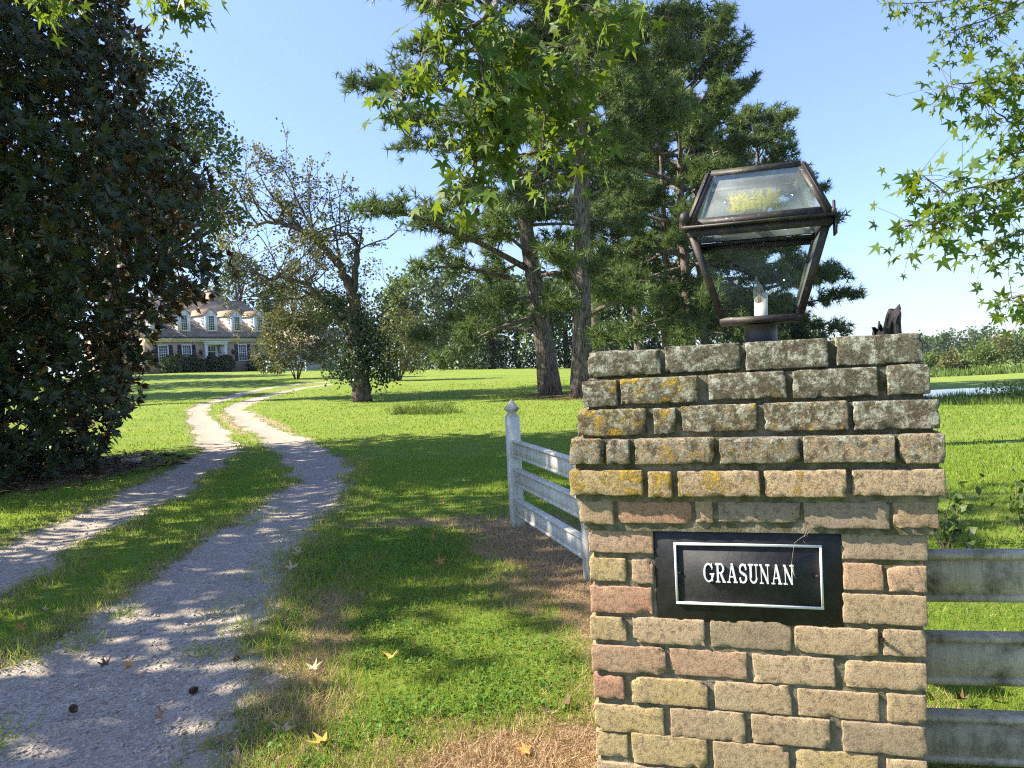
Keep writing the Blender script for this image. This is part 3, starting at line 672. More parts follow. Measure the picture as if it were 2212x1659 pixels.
l4 = [zpt(622, 515), zpt(1535, 530), zpt(1535, 722), zpt(622, 700)]
lx0, lx1 = l4[0][0] - mid[0], l4[1][0] - mid[0]; lz0, lz1 = (l4[2][1] + l4[3][1]) / 2 - mid[1], (l4[0][1] + l4[1][1]) / 2 - mid[1]
LH = lz1 - lz0; WORD = 'GRASUNAN'; adv = {c: glyph(c, np.zeros((1, 1)), np.zeros((1, 1)))[1] for c in set(WORD)}
gap = .10; xq = lx0; LX = (lx1 - lx0) / (LH * (sum(adv[c] for c in WORD) + 7 * gap))
for c in WORD:
    mb, a_ = letter_mesh(c, LH, .009); o = mb.build('letter', M['sign_white'], sign); o.location = (xq, -.0022, lz0); o.scale = (LX, 1, 1); xq += (adv[c] + gap) * LH * LX
for px_, pz_ in ((zpt(385, 610)), (zpt(1775, 648))):
    mb = MB(); lathe(mb, [(.0045, 0), (.0045, .003), (.002, .0045)], 10); o = mb.build('screw', M['metal'], sign); o.rotation_euler = (R(90), 0, 0); o.location = (px_ - mid[0], -.002, pz_ - mid[1])
# a cobweb with a caught husk hangs before the plate
web = thing('cobweb', 'dangling cobweb strand with a caught husk in front of the black nameplate', 'cobweb', sign.location, -YAW)
mb = MB(); w0 = np.array(zpt(1680, 110)) - mid
pts = [zpt(1680, 110), zpt(1650, 215), zpt(1600, 250), zpt(1540, 300), zpt(1530, 380), zpt(1522, 440), zpt(1515, 500), zpt(1522, 540)]
tube(mb, [[p[0] - mid[0], -.016 - .003 * math.sin(i), p[1] - mid[1]] for i, p in enumerate(pts)], .00032, 4)
for i in range(24):
    p = np.array(zpt(1650 + rng.normal(0, 22), 190 + rng.normal(0, 45))) - mid; q = p + rng.normal(0, .006, 2); tube(mb, [[p[0], -.014, p[1]], [(p[0] + q[0]) / 2, -.017, (p[1] + q[1]) / 2], [q[0], -.013, q[1]]], .0004, 3)
mb.build('strand', M['web'], web)
mb = MB(); p = np.array(zpt(1524, 555)) - mid; tube(mb, [[p[0] - .002, -.016, p[1] + .012], [p[0], -.018, p[1]], [p[0] + .002, -.016, p[1] - .012], [p[0] + .006, -.016, p[1] - .026]], [.0015, .004, .002, .0008], 6); mb.build('husk', M['web'], web)

# ------------------------------------------------------------------ lantern on the pier
def lantern():
    lc = at(1643, 724, 2.47); z0 = EYE + .022
    root = thing('post_lantern', 'rusty black four-sided lantern with yellow-lichened roof glass on the brick pier', 'lantern', (lc[0], lc[1], z0), -YAW)
    zb, ze, zt = .072, .366, .535; Wb, We, Wt = .122, .205, .138
    mb = MB(); lathe(mb, [(.055, -.03), (.055, .012), (.051, .016), (.051, .066), (.054, .070)], 28); mb.build('collar', M['collar'], root)
    def bar(mb, a, b, w, d, nrm_):
        a = np.array(a, float); b = np.array(b, float); u = nrm(b - a); n_ = np.array(nrm_, float); n_ = nrm(n_ - u * (n_ @ u)); s_ = np.cross(u, n_)
        v = [p + s_ * i * w / 2 + n_ * j * d / 2 for p in (a, b) for i, j in ((-1, -1), (1, -1), (1, 1), (-1, 1))]
        mb.add(v, BOXF)
    # base tray
    mb = MB()
    for (x0, x1, y0, y1) in ((-Wb, Wb, -Wb, -Wb + .016), (-Wb, Wb, Wb - .016, Wb), (-Wb, -Wb + .016, -Wb + .016, Wb - .016), (Wb - .016, Wb, -Wb + .016, Wb - .016)): box(mb, x0, x1, y0, y1, zb, zb + .020)
    box(mb, -Wb + .015, Wb - .015, -Wb + .015, Wb - .015, zb + .001, zb + .004); mb.build('base_tray', M['metal'], root)
    # corner posts
    for sx_ in (-1, 1):
        for sy_ in (-1, 1):
            mb = MB(); A_ = (sx_ * (Wb - .008), sy_ * (Wb - .002), zb + .018); B_ = (sx_ * (We - .012), sy_ * (We - .006), ze - .012)
            bar(mb, A_, B_, .022, .004, (0, sy_, 0)); A2 = (sx_ * (Wb - .002), sy_ * (Wb - .012), zb + .018); B2 = (sx_ * (We - .006), sy_ * (We - .016), ze - .012); bar(mb, A2, B2, .022, .004, (sx_, 0, 0))
            o = mb.build('corner_post', M['metal'], root)
    # eave ring with a folded lip
    mb = MB()
    for (x0, x1, y0, y1) in ((-We - .012, We + .012, -We - .012, -We + .014), (-We - .012, We + .012, We - .014, We + .012), (-We - .012, -We + .014, -We + .014, We - .014), (We - .014, We + .012, -We + .014, We - .014)): box(mb, x0, x1, y0, y1, ze - .004, ze + .003)
    for (x0, x1, y0, y1) in ((-We + .004, We - .004, -We + .002, -We + .006), (-We + .004, We - .004, We - .006, We - .002), (-We + .002, -We + .006, -We + .008, We - .008), (We - .006, We - .002, -We + .008, We - .008)): box(mb, x0, x1, y0, y1, ze - .030, ze - .005)
    box(mb, We + .006, We + .011, -We - .004, -We + .06, ze - .055, ze + .002); mb.build('eave_ring', M['metal'], root)
    # roof bars
    mb = MB()
    for sx_ in (-1, 1):
        for sy_ in (-1, 1): 
            a = (sx_ * (We - .008), sy_ * (We - .002), ze + .006); b = (sx_ * (Wt - .006), sy_ * (Wt - .001), zt); bar(mb, a, b, .026, .003, (0, sy_ * .9, .5))
            a = (sx_ * (We - .002), sy_ * (We - .012), ze + .006); b = (sx_ * (Wt - .001), sy_ * (Wt - .010), zt); bar(mb, a, b, .026, .003, (sx_ * .9, 0, .5))
    for k in range(4):
        c, s = [(1, 0), (0, 1), (-1, 0), (0, -1)][k]; t = np.array([-s, c, 0]); n_ = np.array([c, s, 0])
        bar(mb, n_ * (Wt - .0) - t * (Wt - .01) + [0, 0, zt], n_ * Wt + t * (Wt - .01) + [0, 0, zt], .020, .004, n_ + np.array([0, 0, .4]))
        bar(mb, n_ * (We - .008) - t * (We - .02) + [0, 0, ze + .016], n_ * (We - .008) + t * (We - .02) + [0, 0, ze + .016], .022, .004, n_ + np.array([0, 0, .5]))
    mb.build('roof_frame', M['metal'], root)
    mb = MB(); box(mb, -Wt + .006, Wt - .006, -Wt + .006, Wt - .006, zt - .001, zt + .003); mb.build('top_pane', M['roof_glass'], root)
    # panes: roof (lichened on the near one), the sides and the back; the near pane of the body is gone
    def pane(name, mat, k, r0, z0_, r1, z1_, ins):
        c, s = [(0, -1), (1, 0), (0, 1), (-1, 0)][k]; n_ = np.array([c, s, 0]); h = math.hypot(r1 - r0, z1_ - z0_)
        w0, w1 = r0 - ins, r1 - ins; v = np.array([[-w0, 0, 0], [w0, 0, 0], [w1, 0, h], [-w1, 0, h]])
        v = np.concatenate([v, v + [0, .003, 0]]); mb = MB(); mb.add(v, BOXF); o = mb.build(name, mat, root)
        xax = Vector((-s, c, 0)); zax = Vector((n_[0] * (r1 - r0), n_[1] * (r1 - r0), z1_ - z0_)).normalized(); yax = zax.cross(xax)
        o.matrix_local = Matrix.Translation((n_[0] * (r0 - .008), n_[1] * (r0 - .008), z0_)) @ Matrix((xax, yax, zax)).transposed().to_4x4(); return o
    for k in range(4): 
        o = pane('roof_pane', M['roof_glass'] if k == 0 else M['side_glass'], k, We - .004, ze + .008, Wt, zt - .004, .012)
        if k == 0: o['label'] = 'roof pane streaked with yellow lichen'
    pane('side_pane', M['side_glass'], 1, Wb, zb + .02, We - .006, ze - .02, .012); pane('side_pane', M['side_glass'], 3, Wb, zb + .02, We - .006, ze - .02, .012); pane('side_pane', M['glass'], 2, Wb, zb + .02, We - .006, ze - .02, .012)
    # finials at the corners: a ball is left on one, a broken stem on another
    for sx_, sy_ in ((-1, -1), (-1, 1), (1, 1)):
        mb = MB(); lathe(mb, [(.004, 0), (.004, .008), (.010, .012), (.0155, .022), (.016, .028), (.0125, .040), (.005, .045), (.001, .047)], 16); o = mb.build('ball_finial', M['metal'], root); o.location = (sx_ * (We + .004), sy_ * (We + .004), ze + .002)
    mb = MB(); lathe(mb, [(.007, 0), (.007, .012), (.0045, .014), (.0045, .034), (.003, .037)], 10); o = mb.build('broken_finial', M['metal'], root); o.location = (We + .004, -We - .004, ze + .002)
    # candle sleeve, cut on a slant, and the flame bulb
    n = 24; a = np.arange(n) * 2 * math.pi / n; rs = .0205; mb = MB()
    zt_ = zb + .080 - .0165 * np.sin(a + .5) * -1
    ring = lambda r, z: np.stack([r * np.cos(a), r * np.sin(a), np.broadcast_to(z, (n,))], -1)
    v = np.concatenate([ring(rs, zb + .004), ring(rs, zt_), ring(rs - .003, zt_), ring(rs - .003, zb + .03)])
    q = [[r * n + i, r * n + (i + 1) % n, (r + 1) * n + (i + 1) % n, (r + 1) * n + i] for r in range(3) for i in range(n)]
    mb.add(v, q, [[3 * n + i for i in range(n)]]); sl_ = mb.build('candle_sleeve', M['candle'], root, True); sl_.rotation_euler = (0, R(2), 0); sl_.location = (.0, -.02, 0)
    mb = MB(); prof = [(.007, 0), (.015, .012), (.0178, .030), (.0155, .050), (.010, .068), (.0045, .084), (.0008, .098)]
    pts = np.array([(r, z + zb + .055) for r, z in prof]); lathe(mb, pts, 18); 
    vv = mb.v[0]; vv[:, 0] += -.007 * np.clip((vv[:, 2] - zb - .09) / .05, 0, 1) ** 1.5
    b = mb.build('bulb', M['bulb'], root, True); b.location = (0, -.02, 0)
    mb = MB()
    for k in range(4):
        c, s = math.cos(k * 1.57 + .6) * .004, math.sin(k * 1.57 + .6) * .004; tube(mb, [[c, s, zb + .062], [c, s, zb + .118]], .0016, 6)
    f = mb.build('filament', M['filament'], root); f.location = (0, -.02, 0)
lantern()

# ------------------------------------------------------------------ fences
def rail(mb, Lg, Hh, T=.032):
    """a board with a moulded cap and a bead along its foot, along +X"""
    prism(mb, [(-T / 2, 0), (T / 2, 0), (T / 2, Hh - .02), (-T / 2, Hh - .02)], 0, Lg)
    prism(mb, [(-T / 2 - .016, Hh - .022), (T / 2 + .016, Hh - .022), (T / 2 + .018, Hh - .008), (T / 2 + .008, Hh), (-T / 2 - .008, Hh), (-T / 2 - .018, Hh - .008)], -.001, Lg + .001)
    prism(mb, [(-T / 2 - .010, -.001), (T / 2 + .010, -.001), (T / 2 + .010, .016), (T / 2 + .001, .022), (-T / 2 - .001, .022), (-T / 2 - .010, .016)], -.0015, Lg + .0015)
def post(parent, x, y, top, mat, s=.058):
    mb = MB(); b = .008; z = hz(x, y)
    prism(mb, [(-s, -s + b), (-s + b, -s), (s - b, -s), (s, -s + b), (s, s - b), (s - b, s), (-s + b, s), (-s, s - b)], z - .2, top, axis=2)
    o = mb.build('post', mat, parent); o.matrix_world = Matrix.Translation((x, y, 0)) @ Matrix.Rotation(math.atan2(fdir[1], fdir[0]), 4, 'Z')
    mb = MB()
    def sq(h, z): return [[-h, -h, z], [h, -h, z], [h, h, z], [-h, h, z]]
    lv = [(s, top), (s * .62, top + .03), (s * .55, top + .042), (s * 1.02, top + .072), (s * 1.0, top + .08), (.002, top + .165)]
    v = sum([sq(*l) for l in lv], []); q = [[r * 4 + i, r * 4 + (i + 1) % 4, r * 4 + 4 + (i + 1) % 4, r * 4 + 4 + i] for r in range(5) for i in range(4)]
    mb.add(v, q, [[20, 21, 22, 23]]); c = mb.build('post_cap', M['paint_mossy'], o)
fa = thing('wing_fence', 'weathered white three-rail fence running from the brick pier back along the lawn', 'fence')
post(fa, FENCE_A[0], FENCE_A[1], 1.02, M['paint']); post(fa, FENCE_B[0], FENCE_B[1], .985, M['paint'])
def rails(parent, A_, B_, zs, Hh, mat, side=0.):
    A_ = np.array(A_, float); B_ = np.array(B_, float); d = B_ - A_; Lg = float(np.hypot(*d)); ang = math.atan2(d[1], d[0])
    for za, zb in zs:
        mb = MB(); rail(mb, Lg, Hh); o = mb.build('rail', mat, parent); o.location = (A_[0], A_[1], za); o.rotation_euler = (0, -math.atan2(zb - za, Lg), ang)
sidev = np.array([fdir[1], -fdir[0]]) * -.078      # rails nailed on the drive side
if sidev[0] > 0: sidev = -sidev
sidev = -sidev * .0
RA, RB = FENCE_A[:2] + fdir * .05, FENCE_B[:2] - fdir * .03
rails(fa, RA, RB, [(.655, .655), (.395, .395), (.115, .115)], .155, M['paint'])
rails(fa, FENCE_B[:2] + fdir * .05, FENCE_END, [(.655, .655), (.395, .395), (.115, .115)], .155, M['paint'])
fb = thing('side_fence', 'mossy white three-rail fence leaving the right side of the brick pier', 'fence')
R0 = at(1985, 1190, 2.50)[:2]; R1 = at(2212, 1200, 2.44)[:2]; ud = nrm(R1 - R0)
R0 = R0 - ud * .05; R2 = R0 + ud * 2.3
zt1 = at(2010, 1188, 2.5)[2]
rails(fb, R0, R2, [(zt1 - .16, zt1 - .16), (zt1 - .43, zt1 - .43), (zt1 - .69, zt1 - .69)], .16, M['paint_mossy'])
post(fb, R2[0] + .03, R2[1], zt1 + .13, M['paint_mossy'])

# ------------------------------------------------------------------ the house
HA = math.atan2(.819, .574); hp = at(469, 812, 83.0); HZ = 2.38
house = thing('brick_house', 'brick house with brown shingle roof, white dormers and white doorway across the lawn', 'house', (hp[0], hp[1], HZ), HA)
HW, HD, EH, RH = 7.9, 12.0, 3.62, 8.4
mb = MB(); B = M['house_brick']; DX, DH, RC_ = 1.02, 2.95, 1.0
prism(mb, [(RC_, -.6), (HD, -.6), (HD, EH), (HD / 2, RH - .12), (RC_, EH + (RH - .12 - EH) * RC_ / (HD / 2))], -HW, HW)
box(mb, -HW, -DX, 0, RC_ - .003, -.6, EH); box(mb, DX, HW, 0, RC_ - .003, -.6, EH); box(mb, -DX + .001, DX - .001, 0, RC_ - .003, DH, EH - .001)
mb.build('wall', B, house)
mb = MB(); box(mb, -HW - .05, HW + .05, -.32, -.02, 3.36, 3.60); box(mb, -HW - .05, HW + .05, -.16, -.021, 3.20, 3.357); mb.build('cornice', M['cream'], house)
mb = MB(); prism(mb, [(-.46, 3.60), (-.33, 3.60), (-.33, 3.74), (-.46, 3.74)], -HW - .12, HW + .12); mb.build('gutter', M['shutter'], house)
# roof: shingle courses that step down to the eave
def roof_slope(mb, sgn):
    n = 30; y0, z0 = -.36, EH + .03; y1, z1 = HD / 2, RH
    for i in range(n):
        a, b = i / n, (i + 1) / n
        ya, za, yb_, zb_ = y0 + (y1 - y0) * a, z0 + (z1 - z0) * a, y0 + (y1 - y0) * b, z0 + (z1 - z0) * b
        pts = [(ya, za - .05), (ya, za + .035), (yb_, zb_ + .012), (yb_, zb_ - .05)]
        if sgn < 0: pts = [(HD - p[0], p[1]) for p in pts][::-1]
        prism(mb, pts, -HW - .25 + .004 * (i % 2), HW + .25 - .004 * (i % 2))
mb = MB(); roof_slope(mb, 1); roof_slope(mb, -1); prism(mb, [(HD / 2 - .12, RH - .02), (HD / 2, RH + .06), (HD / 2 + .12, RH - .02)], -HW - .26, HW + .26); rf = mb.build('roof', M['shingle'], house)
mb = MB(); box(mb, 3.75, 5.35, HD / 2 - .1, HD / 2 + .9, RH - .9, RH + 1.0); ch = mb.build('chimney', M['chim_brick'], house)
mb = MB(); box(mb, 3.68, 5.42, HD / 2 - .17, HD / 2 + .97, RH + 1.0, RH + 1.14); box(mb, 3.8, 5.3, HD / 2 - .05, HD / 2 + .85, RH + 1.14, RH + 1.24); mb.build('chimney_cap', M['chim_brick'], ch)
for sx_ in (-1, 1):               # raked boards on the gables
    mb = MB(); 
    for q in ((-.3, EH + .0, HD / 2, RH - .03), (HD + .3, EH, HD / 2, RH - .03)):
        dy, dz = q[2] - q[0], q[3] - q[1]; l_ = math.hypot(dy, dz); ny, nz_ = -dz / l_ * .2, dy / l_ * .2
        if nz_ < 0: ny, nz_ = -ny, -nz_
        prism(mb, [(q[0], q[1] - .04), (q[2], q[3] - .04), (q[2] - ny, q[3] - nz_ - .04), (q[0] - ny, q[1] - nz_ - .04)], sx_ * HW + (.002 if sx_ > 0 else -.05), sx_ * HW + (.05 if sx_ > 0 else -.002))
    mb.build('rake_board', M['white'], house)
def sash(parent, w, h, nx, nz_, loc, nm='window', bar=.035):
    """a window: casing, sill, glazing bars; its glass is a sub-part"""
    mb = MB(); t = .11
    box(mb, -w / 2 - t, -w / 2, -.06, .05, -.0, h); box(mb, w / 2, w / 2 + t, -.06, .05, 0, h); box(mb, -w / 2 - t, w / 2 + t, -.061, .05, h, h + t); box(mb, -w / 2 - t - .04, w / 2 + t + .04, -.11, .05, -.1, 0)
    for i in range(1, nx): x = -w / 2 + w * i / nx; box(mb, x - bar / 2, x + bar / 2, -.03, .02, 0, h)
    for j in range(1, nz_):
        z = h * j / nz_; b2 = bar * (1.8 if j == nz_ // 2 else 1); box(mb, -w / 2, w / 2, -.034, .018, z - b2 / 2, z + b2 / 2)
    o = mb.build(nm, M['white'], parent); o.location = loc
    mb = MB()
    return o
for k, s_ in enumerate((-6.0, -3.4, 3.35, 6.0)):
    wn = sash(house, .92, 1.66, 4, 6, (s_, -.0, 1.18))
    mb = MB(); box(mb, -.46, .46, -.014, -.004, 0, 1.66); mb.build('pane', M['pane'], wn)
    for sg in (-1, 1):
        mb = MB(); x = s_ + sg * .80; box(mb, x - .21, x + .21, -.07, -.004, 1.1, 2.92)
        for q in range(8): z = 1.2 + q * .2; box(mb, x - .16, x + .16, -.082, -.068, z, z + .12)
        mb.build('shutter', M['shutter'], house)
# doorway
mb = MB()
for sg in (-1, 1):
    a, b = sorted((sg * DX, sg * (DX + .34))); box(mb, a, b, -.14, -.003, -.02, 2.86); a, b = sorted((sg * (DX - .05), sg * (DX + .39))); box(mb, a, b, -.18, -.002, -.05, .22); box(mb, a, b, -.18, -.002, 2.78, 2.9)
    a, b = sorted((sg * (DX - .035), sg * (DX - .001))); box(mb, a, b, .0, RC_ - .01, -.02, DH - .01)
    for z0_, z1_ in ((.2, .9), (1.0, 1.9), (2.0, 2.7)): a, b = sorted((sg * (DX - .055), sg * (DX - .036))); box(mb, a, b, .16, RC_ - .2, z0_, z1_)
box(mb, -DX - .42, DX + .42, -.20, -.004, 2.9, 3.16); box(mb, -DX - .50, DX + .50, -.28, -.005, 3.16, 3.30); box(mb, -DX + .04, DX - .04, .01, RC_ - .01, DH - .06, DH - .012)
mb.build('door_surround', M['white'], house)
mb = MB(); box(mb, -.98, -.56, RC_ - .1, RC_ - .008, 0, 2.88); box(mb, .56, .98, RC_ - .1, RC_ - .008, 0, 2.88); box(mb, -.56, .56, RC_ - .1, RC_ - .009, 2.14, 2.26); box(mb, -.56, .56, RC_ - .1, RC_ - .009, 2.74, 2.88)
for i in range(1, 6): x = -.56 + 1.12 * i / 6; box(mb, x - .025, x + .025, RC_ - .08, RC_ - .03, 2.26, 2.74)
tr_ = mb.build('transom', M['white'], house); mb = MB(); box(mb, -.56, .56, RC_ - .03, RC_ - .02, 2.26, 2.74); mb.build('transom_pane', M['pane'], tr_)
mb = MB(); box(mb, -.56, .56, RC_ - .07, RC_ - .02, 0, 2.14)
for x0, x1, z0_, z1_ in ((-.45, -.06, .15, .85), (.06, .45, .15, .85), (-.45, -.06, 1.0, 1.95), (.06, .45, 1.0, 1.95)): box(mb, x0, x1, RC_ - .09, RC_ - .069, z0_, z1_)
dr = mb.build('door', M['door'], house); mb = MB(); lathe(mb, [(.02, 0), (.035, .03), (.03, .06), (.002, .07)], 8); k_ = mb.build('door_handle', M['metal'], dr); k_.rotation_euler = (R(90), 0, 0); k_.location = (.48, RC_ - .09, 1.02)
mb = MB(); box(mb, -1.7, 1.7, -1.3, -.29, -.6, -.12); box(mb, -1.5, 1.5, -.95, -.288, -.12, -.02); mb.build('steps', M['chim_brick'], house)
for sg in (-1.85, 2.05):
    mb = MB(); box(mb, sg - .12, sg + .12, -.02, 0, 1.95, 2.35); tube(mb, [[sg, -.02, 2.3], [sg, -.18, 2.42], [sg, -.24, 2.3]], .02, 6); lathe(mb, [(.05, 1.72), (.09, 1.78), (.13, 2.1), (.15, 2.14), (.05, 2.26), (.01, 2.32)], 8, None, sg, -.24); mb.build('wall_lantern', M['metal'], house)
# dormers
for s_ in (-6.2, -3.2, 0.0, 3.2, 6.2):
    w, y0 = .68, .52; slope = (RH - EH) / (HD / 2 + .36); rz = lambda y: EH + .03 + (y + .36) * slope
    zb_ = rz(y0) - .02; ze = zb_ + 1.93; yE = (ze - EH - .03) / slope - .36; za = ze + .62; yA = (za - EH - .03) / slope - .36
    mb = MB(); v = [[-w, y0, zb_ - .3], [w, y0, zb_ - .3], [w, y0, ze], [0, y0, za - .03], [-w, y0, ze]]
    vb = [[-w, yE + .4, ze - .3], [w, yE + .4, ze - .3], [w, yE + .4, ze], [0, yA + .4, za - .03], [-w, yE + .4, ze]]
    mb.add(v + vb, [[0, 1, 2, 3, 4]], [[9, 8, 7, 6, 5]], [[0, 4, 9, 5], [1, 6, 7, 2], [4, 3, 8, 9], [3, 2, 7, 8], [0, 5, 6, 1]])
    for sg in (-1, 1):           # clapboards on the cheeks, each lapping the one below
        nb = 12
        for i in range(nb):
            z0_, z1_ = zb_ + (ze - zb_) * i / nb, zb_ + (ze - zb_) * (i + 1) / nb; y1_ = (z0_ - EH - .03) / slope - .36 + .05
            if y1_ - y0 < .1: continue
            a, b = sorted((sg * (w + .001), sg * (w + .022))); c, d = (a, b); box(mb, c, d, y0 + .11, y1_ + .1, z0_, z1_ - .018)
        a, b = sorted((sg * (w + .001), sg * (w + .03))); box(mb, a, b, y0 - .03, y0 + .108, zb_ - .05, ze)
        a, b = sorted((sg * (w - .24), sg * (w + .0305))); box(mb, a, b, y0 - .031, y0 - .001, zb_ - .05, ze)
    prism(mb, [(-w - .03, ze + .001), (w + .03, ze + .001), (0, za - .02)], y0 - .03, y0 - .002, axis=1)
    dm = mb.build('dormer', M['siding'], house); dm.location = (s_, 0, 0)
    mb = MB()
    for sg in (-1, 1):
        p0, p1 = (sg * (w + .14), ze - .1), (0, za); L_ = math.hypot(p1[0] - p0[0], p1[1] - p0[1])
        for i in range(5):
            a, b = i / 5, (i + 1) / 5; A_ = (p0[0] + (p1[0] - p0[0]) * a, p0[1] + (p1[1] - p0[1]) * a); B_ = (p0[0] + (p1[0] - p0[0]) * b, p0[1] + (p1[1] - p0[1]) * b)
            pts = [A_, (A_[0], A_[1] + .06), (B_[0], B_[1] + .035), B_]; prism(mb, pts if sg > 0 else pts[::-1], y0 - .12, yA + .4, axis=1)
    o = mb.build('dormer_roof', M['shingle_new'], dm)
    wn = sash(dm, .64, 1.50, 3, 6, (0, y0 - .032, zb_ + .22), bar=.03); wn.name = 'dormer_window'
    mb = MB(); box(mb, -.32, .32, y0 - .026, y0 - .020, zb_ + .22, zb_ + 1.72); mb.build('dormer_pane', M['pane'], dm)
# white wing and outbuilding seen through the trees
def annex(name, label, px, d, w, dep, eh, rh, rz_, zb_):
    p = at(px, 800, d); t = thing(name, label, 'building', (p[0], p[1], zb_), rz_)
    mb = MB(); prism(mb, [(0, -.8), (dep, -.8), (dep, eh), (dep / 2, rh - .1), (0, eh)], 0, w); mb.build('wall', M['siding'], t)
    mb = MB()
    for sg in (0, 1):
        pts = [(-.25, eh - .1), (-.25, eh + .02), (dep / 2, rh + .02), (dep / 2, rh - .1)]
        pts = pts if not sg else [(dep - q[0], q[1]) for q in pts][::-1]; prism(mb, pts, -.2 + .003 * sg, w + .2 - .003 * sg)
    mb.build('roof', M['shingle'], t)
    for i in range(int(w // 2.6)):
        wn = sash(t, .9, 1.4, 3, 4, (1.4 + i * 2.6, -.02, .9)); mb = MB(); box(mb, -.45, .45, -.012, .006, 0, 1.4); mb.build('pane', M['pane'], wn)
    return t
annex('house_wing', 'low white clapboard wing half hidden behind the leaning tree', 610, 93, 11, 6, 2.7, 5.0, R(35), 2.3)
annex('white_shed', 'white shed glimpsed through dark trees beyond the lawn', 985, 104, 7, 5, 2.4, 4.0, R(8), 1.7)
def board_fence(label, pa, pb, dA, dB, npost):
    A_, B_ = at(*pa, dA), at(*pb, dB); t = thing('board_fence', label, 'fence')
    P = [A_[:2] + (B_[:2] - A_[:2]) * i / (npost - 1) for i in range(npost)]; ang = math.atan2(B_[1] - A_[1], B_[0] - A_[0])
    for i, p in enumerate(P):
        z = hz(*p); mb = MB(); bbox(mb, -.07, .07, -.07, .07, -.3, 1.12, .01); o = mb.build('post', M['white'], t); o.location = (p[0], p[1], z); o.rotation_euler = (0, 0, ang)
        if i < npost - 1:
            q = P[i + 1]; L_ = float(np.hypot(*(q - p)))
            for zz in (.22, .55, .88):
                mb = MB(); box(mb, .06, L_ - .06, -.095, -.071, zz, zz + .17); o = mb.build('board', M['white'], t); o.location = (p[0], p[1], z); o.rotation_euler = (0, -math.atan2(hz(*q) - z, L_), ang)
board_fence('white board fence from the house corner towards the leaning tree', (578, 812), (662, 811), 74, 76, 4)
board_fence('short white board fence right of the leaning trunk, before the dark trees', (806, 812), (864, 811), 78, 80, 3)

# ------------------------------------------------------------------ trees
LEAF2 = ([[0, 0, 0], [.45, -.32, .06], [1, 0, -.05], [.45, .32, .06]], [[[0, 1, 2, 3]]])
QUADL = ([[0, 0, 0], [.5, -.4, .08], [1, 0, 0], [.5, .4, .08]], [[[0, 1, 2], [0, 2, 3]]])
def tuft_template(n, seed, wd=.055, spread=1.55):
    r = np.random.default_rng(seed); v, f = [], []
    for i in range(n):
        a = r.uniform(0, 2 * math.pi); t = r.uniform(.1, spread); d = np.array([math.cos(t), math.sin(t) * math.cos(a), math.sin(t) * math.sin(a)])
        s = nrm(np.cross(d, r.normal(size=3))) * wd; b = np.array([r.uniform(-.35, .25), 0, 0]); L_ = r.uniform(.75, 1.1); k = len(v)
        v += [b - s * .78, b + s * .78, b + d * L_]; f += [[k, k + 1, k + 2]]
    return np.array(v), [f]
TUFTS = [tuft_template(17, i, .075) for i in range(3)]
def tufts(mb, P, D, S, T, temps=None):
    temps = temps or TUFTS; w = rng.integers(0, len(temps), len(P)); N = rdir(len(P))
    for i, (tv, tf) in enumerate(temps):
        k = w == i; scatter(mb, tv, tf, P[k], D[k], N[k], S[k], T[k])
def wiggle(a, b, n, amp, up=0.0):
    t = np.linspace(0, 1, n)[:, None]; P = np.array(a) * (1 - t) + np.array(b) * t
    o = rng.normal(0, amp, (n, 3)); o[0] = 0; o = np.cumsum(o, 0) * .6; P = P + o * np.sin(t * math.pi * .5); P[:, 2] += up * np.sin(t[:, 0] * math.pi) ; return P
